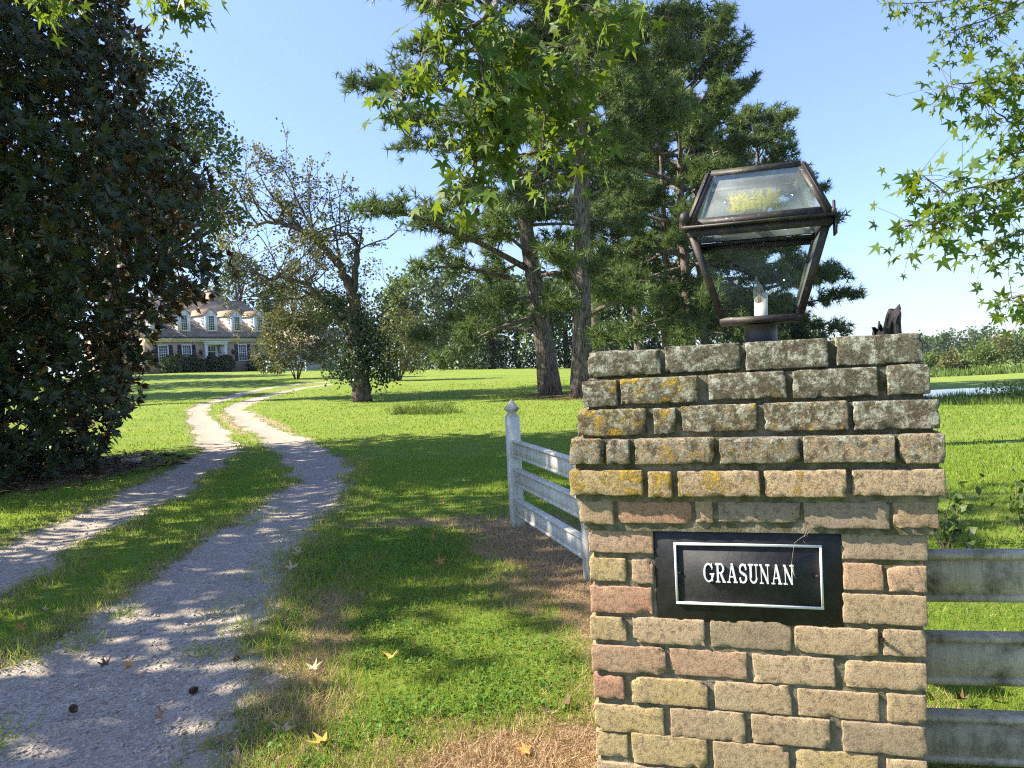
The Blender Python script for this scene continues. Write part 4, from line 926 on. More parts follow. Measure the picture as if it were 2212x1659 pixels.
def pine(label, px, py, H, r0, h0, prof, Rm, nb, lean=(0, 0), d=None, tsize=.30, dens=1.0, limbs=(), group='tall pines on the lawn', mat='needle', name='pine_tree', trunks=()):
    g = ground_at(px, py) if d is None else at(px, py, d)
    z = hz(g[0], g[1]); t = thing(name, label, 'tree', (g[0], g[1], z), 0, group)
    n = 14; hs = np.linspace(0, 1, n); tp = np.stack([lean[0] * hs + .10 * np.sin(hs * 7 + px), lean[1] * hs + .08 * np.sin(hs * 5 + 2), hs * H], -1); tp[0, 2] = -.25
    rad = r0 * (1 - hs * .86); rad[0] *= 1.28; rad[1] *= 1.05
    wood, cr = MB(), MB(); tube(wood, tp, rad, 14, wob=.05)
    for (dx, dy, hh, rr) in trunks:
        q = np.stack([dx * (1 + .3 * hs) + lean[0] * hs + .15 * np.sin(hs * 5 + dx * 9), dy * (1 + .3 * hs) + lean[1] * hs, hs * hh], -1); q[0, 2] = -.25; tube(wood, q, rr * (1 - hs * .85), 10, wob=.05)
    P, D = [], []
    br = []
    for i in range(nb):
        u = ((i + rng.uniform(0, .8)) / nb) ** .9; h = h0 + (1 - h0) * u; Lb = Rm * float(np.interp(u, *prof)) * rng.uniform(.62, 1.12); a = i * 2.399 + rng.uniform(-.5, .5)
        el = np.interp(u, [0, .5, 1], [R(-12), R(10), R(48)]) + rng.normal(0, .16)
        c = np.array([np.interp(h, hs, tp[:, k]) for k in range(3)]); br.append((c, c + Lb * np.array([math.cos(a) * math.cos(el), math.sin(a) * math.cos(el), math.sin(el)]), Lb, .016 + .017 * Lb, u))
    for (p_, q_, rr) in limbs:
        c = np.array(p_) - np.array([g[0], g[1], z]); e = np.array(q_) - np.array([g[0], g[1], z]); br.append((c, e, float(np.linalg.norm(e - c)), rr, .2))
    for (c, e, Lb, rb, u) in br:
        B_ = wiggle(c, e, 8, .05 * Lb ** .5, .06 * Lb * (1 if u < .6 else -.4)); tube(wood, B_, np.linspace(rb, rb * .22, 8), 5)
        ns = max(4, int(Lb * 5.2 * dens))
        for s_ in range(ns):
            f = rng.uniform(.24, 1.0) ** .8; c2 = np.array([np.interp(f, np.linspace(0, 1, 8), B_[:, k]) for k in range(3)]); dr_ = nrm(e - c)
            sd_ = nrm(np.cross(dr_, [0, 0, 1.]) + 1e-6) * rng.choice([-1, 1]); l2 = (.30 + .50 * Lb ** .6 * (1.05 - f)) * rng.uniform(.5, 1.2)
            dd = nrm(dr_ * rng.uniform(.3, 1) + sd_ * rng.uniform(.25, 1) + np.array([0, 0, rng.uniform(-.25, .75)])); e2 = c2 + dd * l2
            if l2 > .5: tube(wood, [c2, (c2 + e2) / 2 + [0, 0, -.03], e2], [.014, .010, .006], 3, False)
            for k in range(max(4, int(l2 * 7.5))):
                w = 1 - .62 * rng.uniform(0, 1) ** 1.6; 
                if w < .05: break
                P.append(c2 + (e2 - c2) * w + rng.normal(0, .17, 3) * [1, 1, .7]); D.append(nrm(dd + rng.normal(0, .5, 3) + [0, 0, .35]))
    P, D = np.array(P), np.array(D); T = np.clip(.35 + .35 * rng.normal(0, .5, len(P)) + .25 * fnoise(P[:, 0] + P[:, 1], P[:, 2], 1.1, 4), 0, 1)
    tufts(cr, P, D, tsize * 1.12 * rng.uniform(.75, 1.25, len(P)), T)
    wood.build('trunk', M['bark'], t, True); cr.build('crown', M[mat], t); print('TUFTS', label, len(P)); return t, len(P)
PROF_OPEN = ([0, .12, .35, .6, .85, 1], [.45, .85, 1, .9, .6, .25])
PROF_FULL = ([0, .1, .3, .6, .85, 1], [.7, 1, 1, .85, .62, .3])
# left pine: thick leaning trunk, one long low limb to the left
gA = PINE_A; dA = gA[1]
pine('tall pine with thick leaning trunk and a long bare limb reaching left', 1188, 853, 24.5, .42, .20, PROF_OPEN, 6.0, 62, lean=(-2.6, 0), tsize=.33,
     limbs=[(at(1148, 585, dA), at(775, 455, dA - 4), .15), (at(1100, 600, dA), at(905, 590, dA - 2), .10), (at(1165, 685, dA), at(940, 770, dA - 3), .13), (at(1160, 640, dA), at(1010, 690, dA - 3), .10), (at(1172, 690, dA), at(1240, 640, dA - 4), .1), (at(1160, 600, dA), at(1290, 590, dA - 3), .1), (at(1170, 720, dA), at(900, 720, dA + 3), .1), (at(1150, 560, dA), at(1060, 480, dA - 3), .1)])
gB = PINE_B; dB = gB[1]
pine('tall straight pine just left of the brick pier, right of the leaning pine', 1262, 858, 26, .40, .26, PROF_OPEN, 5.6, 64, lean=(.6, .5), tsize=.33,
     limbs=[(at(1262, 690, dB), at(1390, 640, dB - 3), .1), (at(1262, 640, dB), at(1200, 560, dB - 3), .1), (at(1262, 720, dB), at(1340, 760, dB - 2), .08)])
pine('widest pine, with several stems, behind the lantern', 1490, 838, 18.6, .36, .14, PROF_FULL, 6.9, 88, lean=(.2, .4), d=42, tsize=.36, dens=1.15, trunks=((-.9, .6, 16.5, .26), (.8, .5, 16, .24), (.2, 1.4, 15, .22)))
pine('pine behind the brick pier, showing right of the lantern', 1655, 838, 16.5, .36, .08, PROF_FULL, 4.9, 76, d=47, tsize=.36, dens=1.1)
pine('slim pine between the leaning pine and the widest pine, farther back', 1385, 832, 22, .34, .22, PROF_OPEN, 5.2, 50, d=52, tsize=.36)
pine('tall pine farther back whose top leaves the frame', 1290, 828, 30, .42, .38, PROF_FULL, 5.8, 56, d=56, tsize=.40)

def lobes_tree(name, label, base, lobes, n, ls, mat, trunk=None, group=None, inner=.55, cat='tree', barkm='bark_dark', leaf=QUADL, flat=.0, gaps=.42, dark=0):
    """trunk + limbs into lobes; leaves cluster on branch tips through the lobes' volume, with gaps between clumps"""
    z = hz(base[0], base[1]); t = thing(name, label, cat, (base[0], base[1], z), 0, group); cr, wd = MB(), MB()
    vol = np.array([l[3] * l[4] * l[5] for l in lobes]) ** .67; cnt = (n * vol / vol.sum()).astype(int)
    if trunk:
        H, r0 = trunk; tube(wd, [[0, 0, -.2], [.05, 0, H * .3], [-.05, .05, H * .7], [0, 0, H]], [r0 * 1.3, r0, r0 * .8, r0 * .35], 9, wob=.06)
    for l, m in zip(lobes, cnt):
        c = np.array(l[:3]); r = np.array(l[3:6])
        if trunk:
            for q in range(3):
                e = c + rdir(1)[0] * r * .6; s_ = np.array([0, 0, min(trunk[0] * .9, max(.3 * trunk[0], c[2] * .6))]); tube(wd, wiggle(s_, e, 5, .1), np.linspace(trunk[1] * .42, .02, 5), 5)
        nc = max(4, m // 26); cc = rdir(nc); cc[:, 2] = np.where(cc[:, 2] < -.55, -cc[:, 2], cc[:, 2]); C = c + cc * r * (inner + (1 - inner) * rng.uniform(0, 1, (nc, 1)) ** .6) * (1 + .14 * rng.normal(size=(nc, 1)))
        w = rng.integers(0, nc, m); P = C[w] + rng.normal(0, 1, (m, 3)) * (r.mean() * .15 + ls * .4); D = nrm(nrm(P - c) + rng.normal(0, .7, (m, 3)) + [0, 0, -.15])
        N = nrm(rng.normal(0, .7, (m, 3)) + nrm(P - c) * .5 + [0, 0, .5]); tc_ = rng.uniform(0, 1, nc)[w] * .55 + rng.uniform(0, .45, m)
        scatter(cr, *leaf, P, D, N, ls * rng.uniform(.7, 1.3, m), tc_)
    if trunk: wd.build('trunk', M[barkm], t, True)
    cr.build('crown', M[mat], t); return t
# dark oak behind the magnolia
def rl(n, c, r, s, zmin=-9):
    out = []
    for i in range(n):
        d = rdir(1)[0]; p = np.array(c) + d * np.array(r) * rng.uniform(.45, 1); k = rng.uniform(.7, 1.3) * s; out.append((p[0], p[1], max(p[2], zmin), k, k, k * .8))
    return out
g = at(250, 838, 37)
lobes_tree('oak_tree', 'tall dark green oak rising behind the magnolia at the left', (g[0], g[1]), rl(15, (2.3, 0, 10.6), (2.8, 2.8, 5.2), 1.7, 4.5) + [(5.8, -1, 8.8, 1.5, 1.5, 1.0), (5.3, -1, 11.0, 1.5, 1.5, 1.1), (4.3, 0, 13.4, 1.6, 1.5, 1.2), (3.5, 0, 15.4, 1.5, 1.4, 1.1), (1.5, 0, 16.4, 1.5, 1.4, 1.2)], 15000, .20, 'oak', (12, .35))
# trees out of the picture on the left that shade the lawn, and woods behind the house
k = 0
for (x, y, h, r) in ((-30, 43, 15, 5), (-34.5, 53, 16, 5.5), (-46, 66, 16, 6), (-39, 64, 16.5, 5.5), (-49, 80, 17, 6)):
    lobes_tree('oak_tree', ['broad oak at the left lawn edge behind the magnolia, nearest of three', 'broad oak at the left lawn edge beyond the nearest oak', 'broad oak at the far left beside the house', 'broad oak between the left lawn edge and the house end', 'broad oak behind the left end of the house'][k], (x, y), rl(8, (0, 0, h * .58), (r * .6, r * .6, h * .3), r * .46, 3.5), 4200, .42, 'oak', (h * .6, .35), 'oaks along the left lawn edge'); k += 1
WOOD = [(395, 98, 15, 4.0, 'needle_far'), (455, 108, 14, 4.2, 'oak'), (520, 104, 17, 4.4, 'needle_far'), (585, 100, 14, 4.0, 'oak'), (640, 112, 16, 4.8, 'needle_far'), (705, 106, 12, 4.2, 'oak'), (770, 110, 13, 4.6, 'oak'), (835, 100, 12, 4.2, 'oak'), (900, 92, 13, 4.2, 'pale'), (955, 88, 12, 4.4, 'needle_far'),
        (1010, 96, 14, 4.6, 'oak'), (1065, 84, 11.5, 4.2, 'oak'), (1120, 90, 14, 4.6, 'needle_far'), (1175, 78, 10, 3.9, 'oak'), (1225, 84, 12, 4.4, 'box'), (1300, 82, 12, 4.4, 'needle_far'), (1370, 80, 11, 4.2, 'oak'), (1440, 86, 12, 4.6, 'oak'), (1530, 90, 12, 4.6, 'oak'), (1620, 92, 11, 4.6, 'pale'), (1700, 96, 10, 4.6, 'oak')]
wl = ['left of the chimney', 'behind the roof ridge', 'right of the chimney', 'above the right roof end', 'behind the leaning tree', 'right of the leaning limb', 'behind the bare twigs', 'behind the brown bush', 'with pale sunny crown', 'left of the leaning pine',
      'below the long pine limb', 'behind the low pine boughs', 'just left of the leaning pine trunk', 'between the two pine trunks', 'dark, between the pine trunks', 'right of the straight pine', 'left of the lantern', 'behind the lantern collar', 'seen through the lantern', 'right of the lantern', 'last at the right behind the pier']
for (px, d, h, r, mt), w in zip(WOOD, wl):
    p = at(px, 800, d); kind = 'pine' if mt == 'needle_far' else 'tree'
    lob = rl(9, (0, 0, h * .52), (r * .62, r * .5, h * .40), r * .46, 1.0)
    lobes_tree('background_%s' % kind, 'background %s of the wood edge, %s' % ({'pine': 'pine', 'tree': 'broadleaf tree'}[kind], w), (p[0], p[1]), lob, 2700, .42, mt, (h * .7, .28), 'trees of the wood edge behind the lawn')
# dense undergrowth along the wood's foot
mb = MB(); P = []
for px in np.linspace(840, 1760, 150):
    p = at(px + rng.uniform(-6, 6), 800, rng.uniform(80, 90)); n = 120; q = np.stack([p[0] + rng.normal(0, .7, n), p[1] + rng.normal(0, .8, n), hz(p[0], p[1]) + rng.uniform(0, 1, n) ** .8 * rng.uniform(1.6, 4.2)], -1); P.append(q)
P = np.concatenate(P); scatter(mb, *QUADL, P, rdir(len(P)), nrm(rdir(len(P)) + [0, 0, .6]), rng.uniform(.22, .42, len(P)), rng.uniform(0, 1, len(P))); mb.build('undergrowth', M['box'], None, False, kind='stuff')

# leaning tree on the lawn: limbs traced by eye, twigs grown from them
def grow(mb, a, d, Lg, r, depth, tips, bend=.25, up=.0, split=(2, 3), ratio=.62):
    n = 6; P = [np.array(a, float)]; d = np.array(d, float)
    for i in range(n - 1): d = nrm(d + rng.normal(0, bend * .5, 3) + [0, 0, up * .12]); P.append(P[-1] + d * Lg / (n - 1))
    tube(mb, P, np.linspace(r, r * .55, n), 5 if r > .03 else 3, False)
    if depth == 0: tips += [(P[i], d) for i in (3, 4, 5)]; return
    for k in range(rng.integers(*split) + 1):
        i = rng.integers(2, n); nd = nrm(d + rng.normal(0, .75, 3) + [0, 0, up * .3]); grow(mb, P[i], nd, Lg * ratio * rng.uniform(.7, 1.2), r * .55, depth - 1, tips, bend, up, split, ratio)
g = ground_at(786, 868); LD = g[1]; LZ = hz(g[0], g[1])
lt = thing('leaning_tree', 'old leaning tree with sparse leaves and ivy around its trunk on the lawn', 'tree', (g[0], g[1], LZ))
o3 = np.array([g[0], g[1], LZ]); S = lambda px, py, dd=0: at(px, py, LD + dd) - o3
wd, tips = MB(), []
def limb(pts, r0, r1, sub=True, n=6, Lg=1.6, depth=1):
    P = np.array([S(*p) for p in pts]); k = 4; t = np.linspace(0, len(P) - 1, (len(P) - 1) * k + 1); Q = np.stack([np.interp(t, np.arange(len(P)), P[:, i]) for i in range(3)], -1); Q[1:-1] += rng.normal(0, .03, (len(Q) - 2, 3))
    tube(wd, Q, np.linspace(r0, r1, len(Q)), 9, wob=.1)
    if sub:
        for i in range(n):
            q = Q[rng.integers(len(Q) // 3, len(Q))]; d = nrm(rng.normal(0, 1, 3) * [1, .7, .6] + [-.25, 0, .35]); grow(wd, q, d, Lg * rng.uniform(.6, 1.2), r1 * .75 + .012, depth, tips, .3, .5)
limb([(786, 872), (776, 812), (768, 750), (764, 690), (762, 640)], .44, .26, False)
limb([(762, 640), (752, 610), (735, 575), (712, 545), (690, 525), (660, 500), (620, 485), (575, 480), (545, 492)], .22, .05, True, 16, 2.0, 2)
limb([(764, 650), (768, 590), (772, 545), (768, 520), (752, 505), (720, 505)], .17, .04, True, 8, 1.3, 1)
limb([(768, 560), (778, 520), (782, 490)], .07, .03, True, 3, 1.0, 1)
limb([(690, 525), (665, 480), (640, 430), (625, 385), (610, 360)], .07, .015, True, 12, 1.4, 1)
limb([(660, 500), (600, 440), (570, 400), (552, 360)], .06, .012, True, 12, 1.4, 1)
limb([(735, 575), (725, 500), (715, 440), (705, 400)], .05, .012, True, 9, 1.2, 1)
limb([(768, 740, .5), (730, 690, 0), (690, 640, -.5), (655, 610, -1), (610, 600, -1.5), (560, 610, -2)], .16, .03, True, 18, 1.9, 2)
limb([(766, 700), (740, 655, .4), (700, 625, .8), (660, 640, 1), (600, 650, 1), (540, 640, 1)], .10, .02, True, 18, 1.8, 2)
limb([(768, 745), (812, 690, -.5), (860, 650, -1), (900, 640, -1)], .07, .015, True, 9, 1.3, 1)
wd.build('trunk', M['bark_mid'], lt, True)
tp_ = np.array([t[0] for t in tips]); td = np.array([t[1] for t in tips]); n = 9000
w = rng.integers(0, len(tp_), n); cr = MB(); keep = tp_[:, 2][w] < 30
P = tp_[w] + rng.normal(0, .10, (n, 3)); scatter(cr, *QUADL, P, nrm(td[w] + rng.normal(0, .8, (n, 3)) + [0, 0, -.4]), nrm(rdir(n) + [0, 0, .8]), rng.uniform(.08, .15, n), rng.uniform(0, 1, n)); cr.build('crown', M['olive'], lt)
iv = MB()
def ivy(px, py, rx, ry, rd, m, s_=.14):
    C = S(px, py); q = rng.normal(0, .5, (m, 3)) * [rx, rd, ry] + C; q[:, 2] = np.maximum(q[:, 2], .25); scatter(iv, *QUADL, q, nrm(rdir(m) + [0, 0, -.6]), nrm(rdir(m) + [-.4, -.5, .6]), rng.uniform(.6, 1.2, m) * s_, rng.uniform(0, 1, m))
ivy(775, 770, .9, 1.1, .9, 2000); ivy(800, 745, 1.1, 1.4, .8, 1500); ivy(745, 800, .9, .5, .8, 700); ivy(765, 690, .5, 1.2, .6, 900); ivy(830, 810, .5, .5, .5, 400); ivy(720, 660, .8, .8, .8, 800)
iv.build('ivy', M['box'], lt)
# shrubs around it
def shrub(name, label, px, py, d, lobes, n, ls, mat, stems=0, group=None, cat='bush', H=2):
    g = at(px, py, d); z = hz(g[0], g[1]); t = thing(name, label, cat, (g[0], g[1], z), 0, group); cr = MB()
    vol = np.array([l[3] * l[4] * l[5] for l in lobes]) ** .67; cnt = (n * vol / vol.sum()).astype(int)
    for l, m in zip(lobes, cnt):
        c, r = np.array(l[:3]), np.array(l[3:6]); u = rdir(m); P = c + u * r * rng.uniform(.55, 1.06, (m, 1)) ** .5 + rng.normal(0, .05, (m, 3)); P[:, 2] = np.maximum(P[:, 2], .04)
        scatter(cr, *QUADL, P, nrm(u + rng.normal(0, .8, (m, 3))), nrm(u + rng.normal(0, .5, (m, 3))), ls * rng.uniform(.7, 1.3, m), np.clip(rng.uniform(0, 1, m) * .6 + .4 * fnoise(P[:, 0], P[:, 2], 2, 3), 0, 1))
    wd = MB()
    for i in range(max(stems, 3)):
        a = rng.uniform(0, 6.28); e = [math.cos(a) * H * .4, math.sin(a) * H * .3, H * rng.uniform(.7, 1)]; tube(wd, wiggle([math.cos(a) * .12, math.sin(a) * .12, -.1], e, 5, .06), np.linspace(.05, .012, 5), 5)
    wd.build('stems', M['twig'], t, True); cr.build('foliage', M[mat], t); return t
shrub('multistem_shrub', 'olive multi-stemmed shrub standing left behind the leaning trunk', 640, 812, 58, [(0, 0, 2.8, 2.2, 1.7, 2.0), (-1.7, 0, 2.0, 1.6, 1.3, 1.5), (1.7, 0, 3.0, 1.7, 1.4, 1.9), (.3, 0, 5.0, 1.7, 1.4, 1.4), (-1.0, 0, 4.1, 1.4, 1.2, 1.2), (2.8, 0, 1.8, 1.3, 1, 1.2), (1.6, 0, 4.6, 1.3, 1.2, 1.2)], 8500, .19, 'olive', 9, H=3.4)
shrub('twiggy_shrub', 'brownish twiggy shrub to the right of the leaning trunk', 860, 812, 52, [(0, 0, 2.3, 1.6, 1.4, 1.9), (1.2, 0, 1.8, 1.2, 1.1, 1.4), (-1.1, 0, 2.0, 1.1, 1, 1.5), (.3, 0, 3.9, 1.2, 1.1, .9)], 3800, .16, 'olive', 12, H=3.8)
HM = np.array(Matrix.Translation((hp[0], hp[1], HZ)) @ Matrix.Rotation(HA, 4, 'Z'))
for (s_, y_, r, h, lb) in ((-6.2, -2.2, 1.15, 1.75, 'rounded boxwood in front of the leftmost house window'), (-4.05, -2.0, 1.05, 1.55, 'rounded boxwood between the left house windows and door'), (-1.85, -2.1, .7, 1.6, 'narrow boxwood close by the left of the house door'), (-.55, -2.3, .95, 1.65, 'rounded boxwood in front of the dark house door'), (4.3, -2.0, 1.6, 1.5, 'wide low boxwood below the right house window')):
    w = HM[:3, :3] @ np.array([s_, y_, 0]) + HM[:3, 3]; z = hz(w[0], w[1]); t = thing('boxwood', lb, 'bush', (w[0], w[1], z), 0, 'clipped boxwoods along the house front'); cr = MB(); m = 2600
    u = rdir(m); P = u * np.array([r, r * .9, h * .55]) * rng.uniform(.84, 1.04, (m, 1)) + [0, 0, h * .48]; P += .07 * r * np.sin(P * 4 + s_)[:, [1, 2, 0]]; P[:, 2] = np.maximum(P[:, 2], .02)
    scatter(cr, *QUADL, P, nrm(u + rng.normal(0, .7, (m, 3))), nrm(u + rng.normal(0, .4, (m, 3))), .17 * rng.uniform(.7, 1.3, m), rng.uniform(0, 1, m)); cr.build('foliage', M['box'], t)
    wd = MB(); tube(wd, [[0, 0, -.1], [0, 0, h * .7]], .06, 6); wd.build('stem', M['bark_dark'], t)

# ------------------------------------------------------------------ magnolia at the left edge
MAGC = np.array([-9.7, 13.4]); mz = hz(*MAGC)
mag = thing('magnolia', 'large dark glossy magnolia reaching the ground at the left edge', 'tree', (MAGC[0], MAGC[1], mz))
ML = (np.array([[0, 0, 0], [.45, -.21, .04], [.45, .21, .04], [1, 0, -.06], [.45, 0, -.025]]), [[[0, 1, 4], [0, 4, 2], [3, 4, 1], [3, 2, 4]]])
mh = np.array([0, .5, 1.2, 2.4, 3.6, 5.0, 6.8, 8.4, 10, 11.3, 12]); mr = np.array([2.3, 2.5, 2.8, 3.3, 4.6, 4.35, 3.65, 3.45, 2.9, 1.5, .3])
def mag_shell(n, k0, k1):
    h = rng.uniform(0.05, 11.9, n * 3); r = np.interp(h, mh, mr); keep = rng.uniform(0, 4.4, len(h)) < r; h, r = h[keep][:n], r[keep][:n]
    a = rng.uniform(0, 2 * math.pi, len(h)); lump = 1 + .22 * (fnoise(a * 1.9 + 7, h * .85, 1.0, 8) - .5) + .22 * (fnoise(a * 5 + 3, h * 2.1, 1.0, 9) - .5)
    k = rng.uniform(k0, k1, len(h)); return np.stack([np.cos(a) * r * k * lump, np.sin(a) * r * k * lump, h], -1), a
wd = MB(); mb = MB()
for q in ((0, 0, .22), (.5, -.3, .12), (-.5, .2, .14), (.3, .5, .1)): tube(wd, wiggle([q[0], q[1], -.2], [q[0] * 2.4, q[1] * 2.4, 10.5], 9, .12), np.linspace(q[2], .03, 9), 8)
for i in range(150):
    h = rng.uniform(.3, 10.5); a = rng.uniform(0, 6.28); r = float(np.interp(h, mh, mr)) * .88; s_ = np.array([0, 0, max(.2, h - .35 * r)]); tube(wd, wiggle(s_, [math.cos(a) * r, math.sin(a) * r, h], 6, .09), np.linspace(.05, .012, 6), 4)
wd.build('trunk', M['bark_dark'], mag, True)
C, a = mag_shell(7800, .70, 1.0); C2, a2 = mag_shell(4200, .35, .72); C = np.concatenate([C, C2]); a = np.concatenate([a, a2])
front = (np.sin(a) < .75) | (rng.uniform(0, 1, len(a)) < .5); C, a = C[front], a[front]
out = np.stack([np.cos(a), np.sin(a), np.full(len(a), .35)], -1); ax = nrm(out + rng.normal(0, .45, out.shape))
NL = 8; A_ = np.repeat(ax, NL, 0); N0 = nrm(np.cross(A_, np.repeat(rdir(len(ax)), NL, 0))); th = np.tile(np.arange(NL) * 2 * math.pi / NL, len(ax)) + rng.normal(0, .25, len(A_))
Bv = np.cross(A_, N0); rad = N0 * np.cos(th)[:, None] + Bv * np.sin(th)[:, None]; sp = rng.uniform(.55, 1.35, len(A_))[:, None]
LD_ = nrm(A_ * .75 + rad * sp + np.array([0, 0, -.12])); LN = nrm(A_ - LD_ * (A_ * LD_).sum(1, keepdims=True) * .9); LP = np.repeat(C, NL, 0) + LD_ * .02
LS = rng.uniform(.13, .23, len(LP)); LT_ = np.clip(np.repeat(rng.uniform(0, 1, len(ax)), NL) * .6 + rng.uniform(0, .4, len(LP)), 0, 1)
def split_parts(parent, tmpl, P, A_, N, S_, T_, mat, order, nmax, name='leaf', stuff='leaves', mats=None):
    """the leaves that show largest as objects of their own, the rest as one mass"""
    sel = order[:nmax]; rest = np.ones(len(P), bool); rest[sel] = False; mb = MB(); scatter(mb, *tmpl, P[rest], A_[rest], N[rest], S_[rest], T_[rest]); o = mb.build(stuff, M[mat], parent); o['kind'] = 'stuff'
    ms = []
    for tv in (.1, .35, .6, .85): 
        b = MB(); b.add(tmpl[0], *tmpl[1], tint=tv); me = b.mesh(name); me.materials.append(M[mat]); ms.append(me)
    for i in sel:
        a_ = nrm(A_[i]); b_ = nrm(np.cross(N[i], a_)); c_ = np.cross(a_, b_); o = link(name, ms[int(np.clip(T_[i] * 4, 0, 3))], parent)
        Mx = np.eye(4); Mx[:3, 0] = a_ * S_[i]; Mx[:3, 1] = b_ * S_[i]; Mx[:3, 2] = c_ * S_[i]; Mx[:3, 3] = P[i]; o.matrix_local = Matrix(Mx.tolist())
wp = LP + [MAGC[0], MAGC[1], mz]; dist = np.linalg.norm(wp - CAMP, axis=1); vis = (wp[:, 0] / wp[:, 1] > -.66) & (wp[:, 2] < 8) & (np.hypot(LP[:, 0], LP[:, 1]) > .8 * np.interp(LP[:, 2], mh, mr))
order = np.argsort(np.where(vis, dist - LS * 20 - 2 * np.abs((LN * nrm(CAMP - wp)).sum(1)), 1e9))
split_parts(mag, ML, LP, LD_, LN, LS, LT_, 'magnolia', order, 300)
# leaf litter below it
mb = MB(); n = 1500; a = rng.uniform(0, 6.28, n); r = 3.7 * np.sqrt(rng.uniform(.35, 1, n)); X, Y = MAGC[0] + r * np.cos(a), MAGC[1] + r * np.sin(a)
scatter(mb, *ML, np.stack([X, Y, height(X, Y) + .03], -1), nrm(rdir(n) * [1, 1, .15]), nrm(rdir(n) * .5 + [0, 0, 1]), rng.uniform(.12, .2, n), .5); mb.build('leaf_litter', M['fall_brown'], None, False, kind='stuff')

# ------------------------------------------------------------------ sweetgums: one overhead on the left, one beyond the right edge
def star():
    tip = [(0, 1.0), (62, .88), (118, .62)]; o = []
    for a, r in tip: o.append((a, r))
    pts = [(0, -.02)]; ang = [(-150, .22), (-118, .62), (-92, .30), (-62, .88), (-32, .34), (-10, .62), (0, 1.0), (10, .62), (32, .34), (62, .88), (92, .30), (118, .62), (150, .22)]
    v = [[.18, 0, 0]] + [[.18 + r * math.cos(R(a)) * .82, r * math.sin(R(a)) * .82, -.10 * r * r + (.05 if abs(a) in (32, 92) else 0)] for a, r in ang]
    f = [[0, i, i + 1] for i in range(1, len(ang))]; return np.array(v), [f]
STAR = star()
def gum_parts(parent, o3, twigs, mat, per, size, spread, nmax, seed, hang=.9, clip=None):
    wd = MB(); P, A_, N, T_ = [], [], [], []
    for tw in twigs:
        pts, r0, r1, dn = tw; Q = np.array([np.array(p) - o3 for p in pts]); k = 5; t = np.linspace(0, len(Q) - 1, (len(Q) - 1) * k + 1); q = np.stack([np.interp(t, np.arange(len(Q)), Q[:, i]) for i in range(3)], -1); q[1:-1] += rng.normal(0, .006, (len(q) - 2, 3)); tube(wd, q, np.linspace(r0, r1, len(q)), 7)
        Lg = np.linalg.norm(np.diff(q, axis=0), axis=1).sum(); nl = int(Lg * per * dn)
        for i in range(nl):
            f = rng.uniform(.08, 1); b = np.array([np.interp(f, np.linspace(0, 1, len(q)), q[:, j]) for j in range(3)]); off = rng.normal(0, 1, 3) * spread * [1, .8, .8] + [0, 0, -.3 * spread]; e = b + off
            if rng.uniform() < .4: tube(wd, [b, b + off * .5 + [0, 0, .012], e], [.0028, .002, .0014], 3, False)
            P.append(e); A_.append(nrm(off * .6 / (np.linalg.norm(off) + 1e-6) + rng.normal(0, .5, 3) + [0, 0, -hang])); N.append(nrm(rng.normal(0, .8, 3) + [-.35, -.5, .5])); T_.append(np.clip(rng.normal(.45, .28), 0, 1))
    P, A_, N, T_ = map(np.array, (P, A_, N, T_)); S_ = size * rng.uniform(.55, 1.2, len(P)); bo_ = wd.build('branches', M['twig'], parent, True); bo_['kind'] = 'stuff'
    W_ = P + o3; d = np.linalg.norm(W_ - CAMP, axis=1); order = np.argsort(d / S_ + 6 * (np.abs((N * nrm(CAMP - W_)).sum(1)) < .3)); split_parts(parent, STAR, P, A_, N, S_, T_, mat, order, nmax); return len(P)
# left sweetgum: trunk outside the frame, its bough hangs into the top of the picture
sg = np.array([-8.6, 6.3, 0.]); sg[2] = hz(sg[0], sg[1])
gum = thing('sweetgum_tree', 'sweetgum overhead whose star-leaved bough hangs down at the top centre', 'tree', sg)
wd = MB(); tube(wd, [[0, 0, -.3], [.1, 0, 2], [0, .1, 5], [.1, 0, 8], [0, 0, 11]], [.34, .27, .22, .14, .05], 12, wob=.06)
T1 = lambda px, py, d: at(px, py, d)
b0 = T1(1072, -10, 3.9)
tube(wd, np.array([sg + [0, 0, 5.6], sg + [2.5, -.6, 6.1], (sg + [0, 0, 6]) * .4 + np.array([b0[0], b0[1], 5.2]) * .6, b0 + [-.12, .0, .35], b0]) - sg, [.13, .10, .06, .026, .018], 8)
CR_ = rl(22, (0, .95, 6.6), (2.4, 2.2, 2.9), 1.3) + [(0, -2.5, 4.7, 1, 1, .8), (.6, -3.2, 4.3, .9, .8, .7), (-.6, -2.4, 3.5, .9, .9, .8), (.3, -1.7, 4.6, 1, 1, 1), (-.2, -3.0, 5.6, .7, .6, .5)]
for l in CR_: tube(wd, wiggle([0, 0, min(8.5, max(2.5, l[2] - 1.5))], l[:3], 6, .1), np.linspace(.07, .015, 6), 5)
wd.build('trunk', M['bark_dark'], gum, True)
mb = MB()
for l in CR_:
    m = 330; c, r = np.array(l[:3]), np.array(l[3:6]); u = rdir(m); P = c + u * r * rng.uniform(.3, 1.05, (m, 1)) ** .5; keep = np.ones(m, bool)
    scatter(mb, *QUADL, P[keep], nrm(u + rng.normal(0, .7, (m, 3)) + [0, 0, -.5])[keep], nrm(rdir(m) + [0, 0, .8])[keep], .20 * rng.uniform(.8, 1.3, m)[keep], rng.uniform(0, .8, m)[keep])
mb.build('crown', M['gum'], gum)
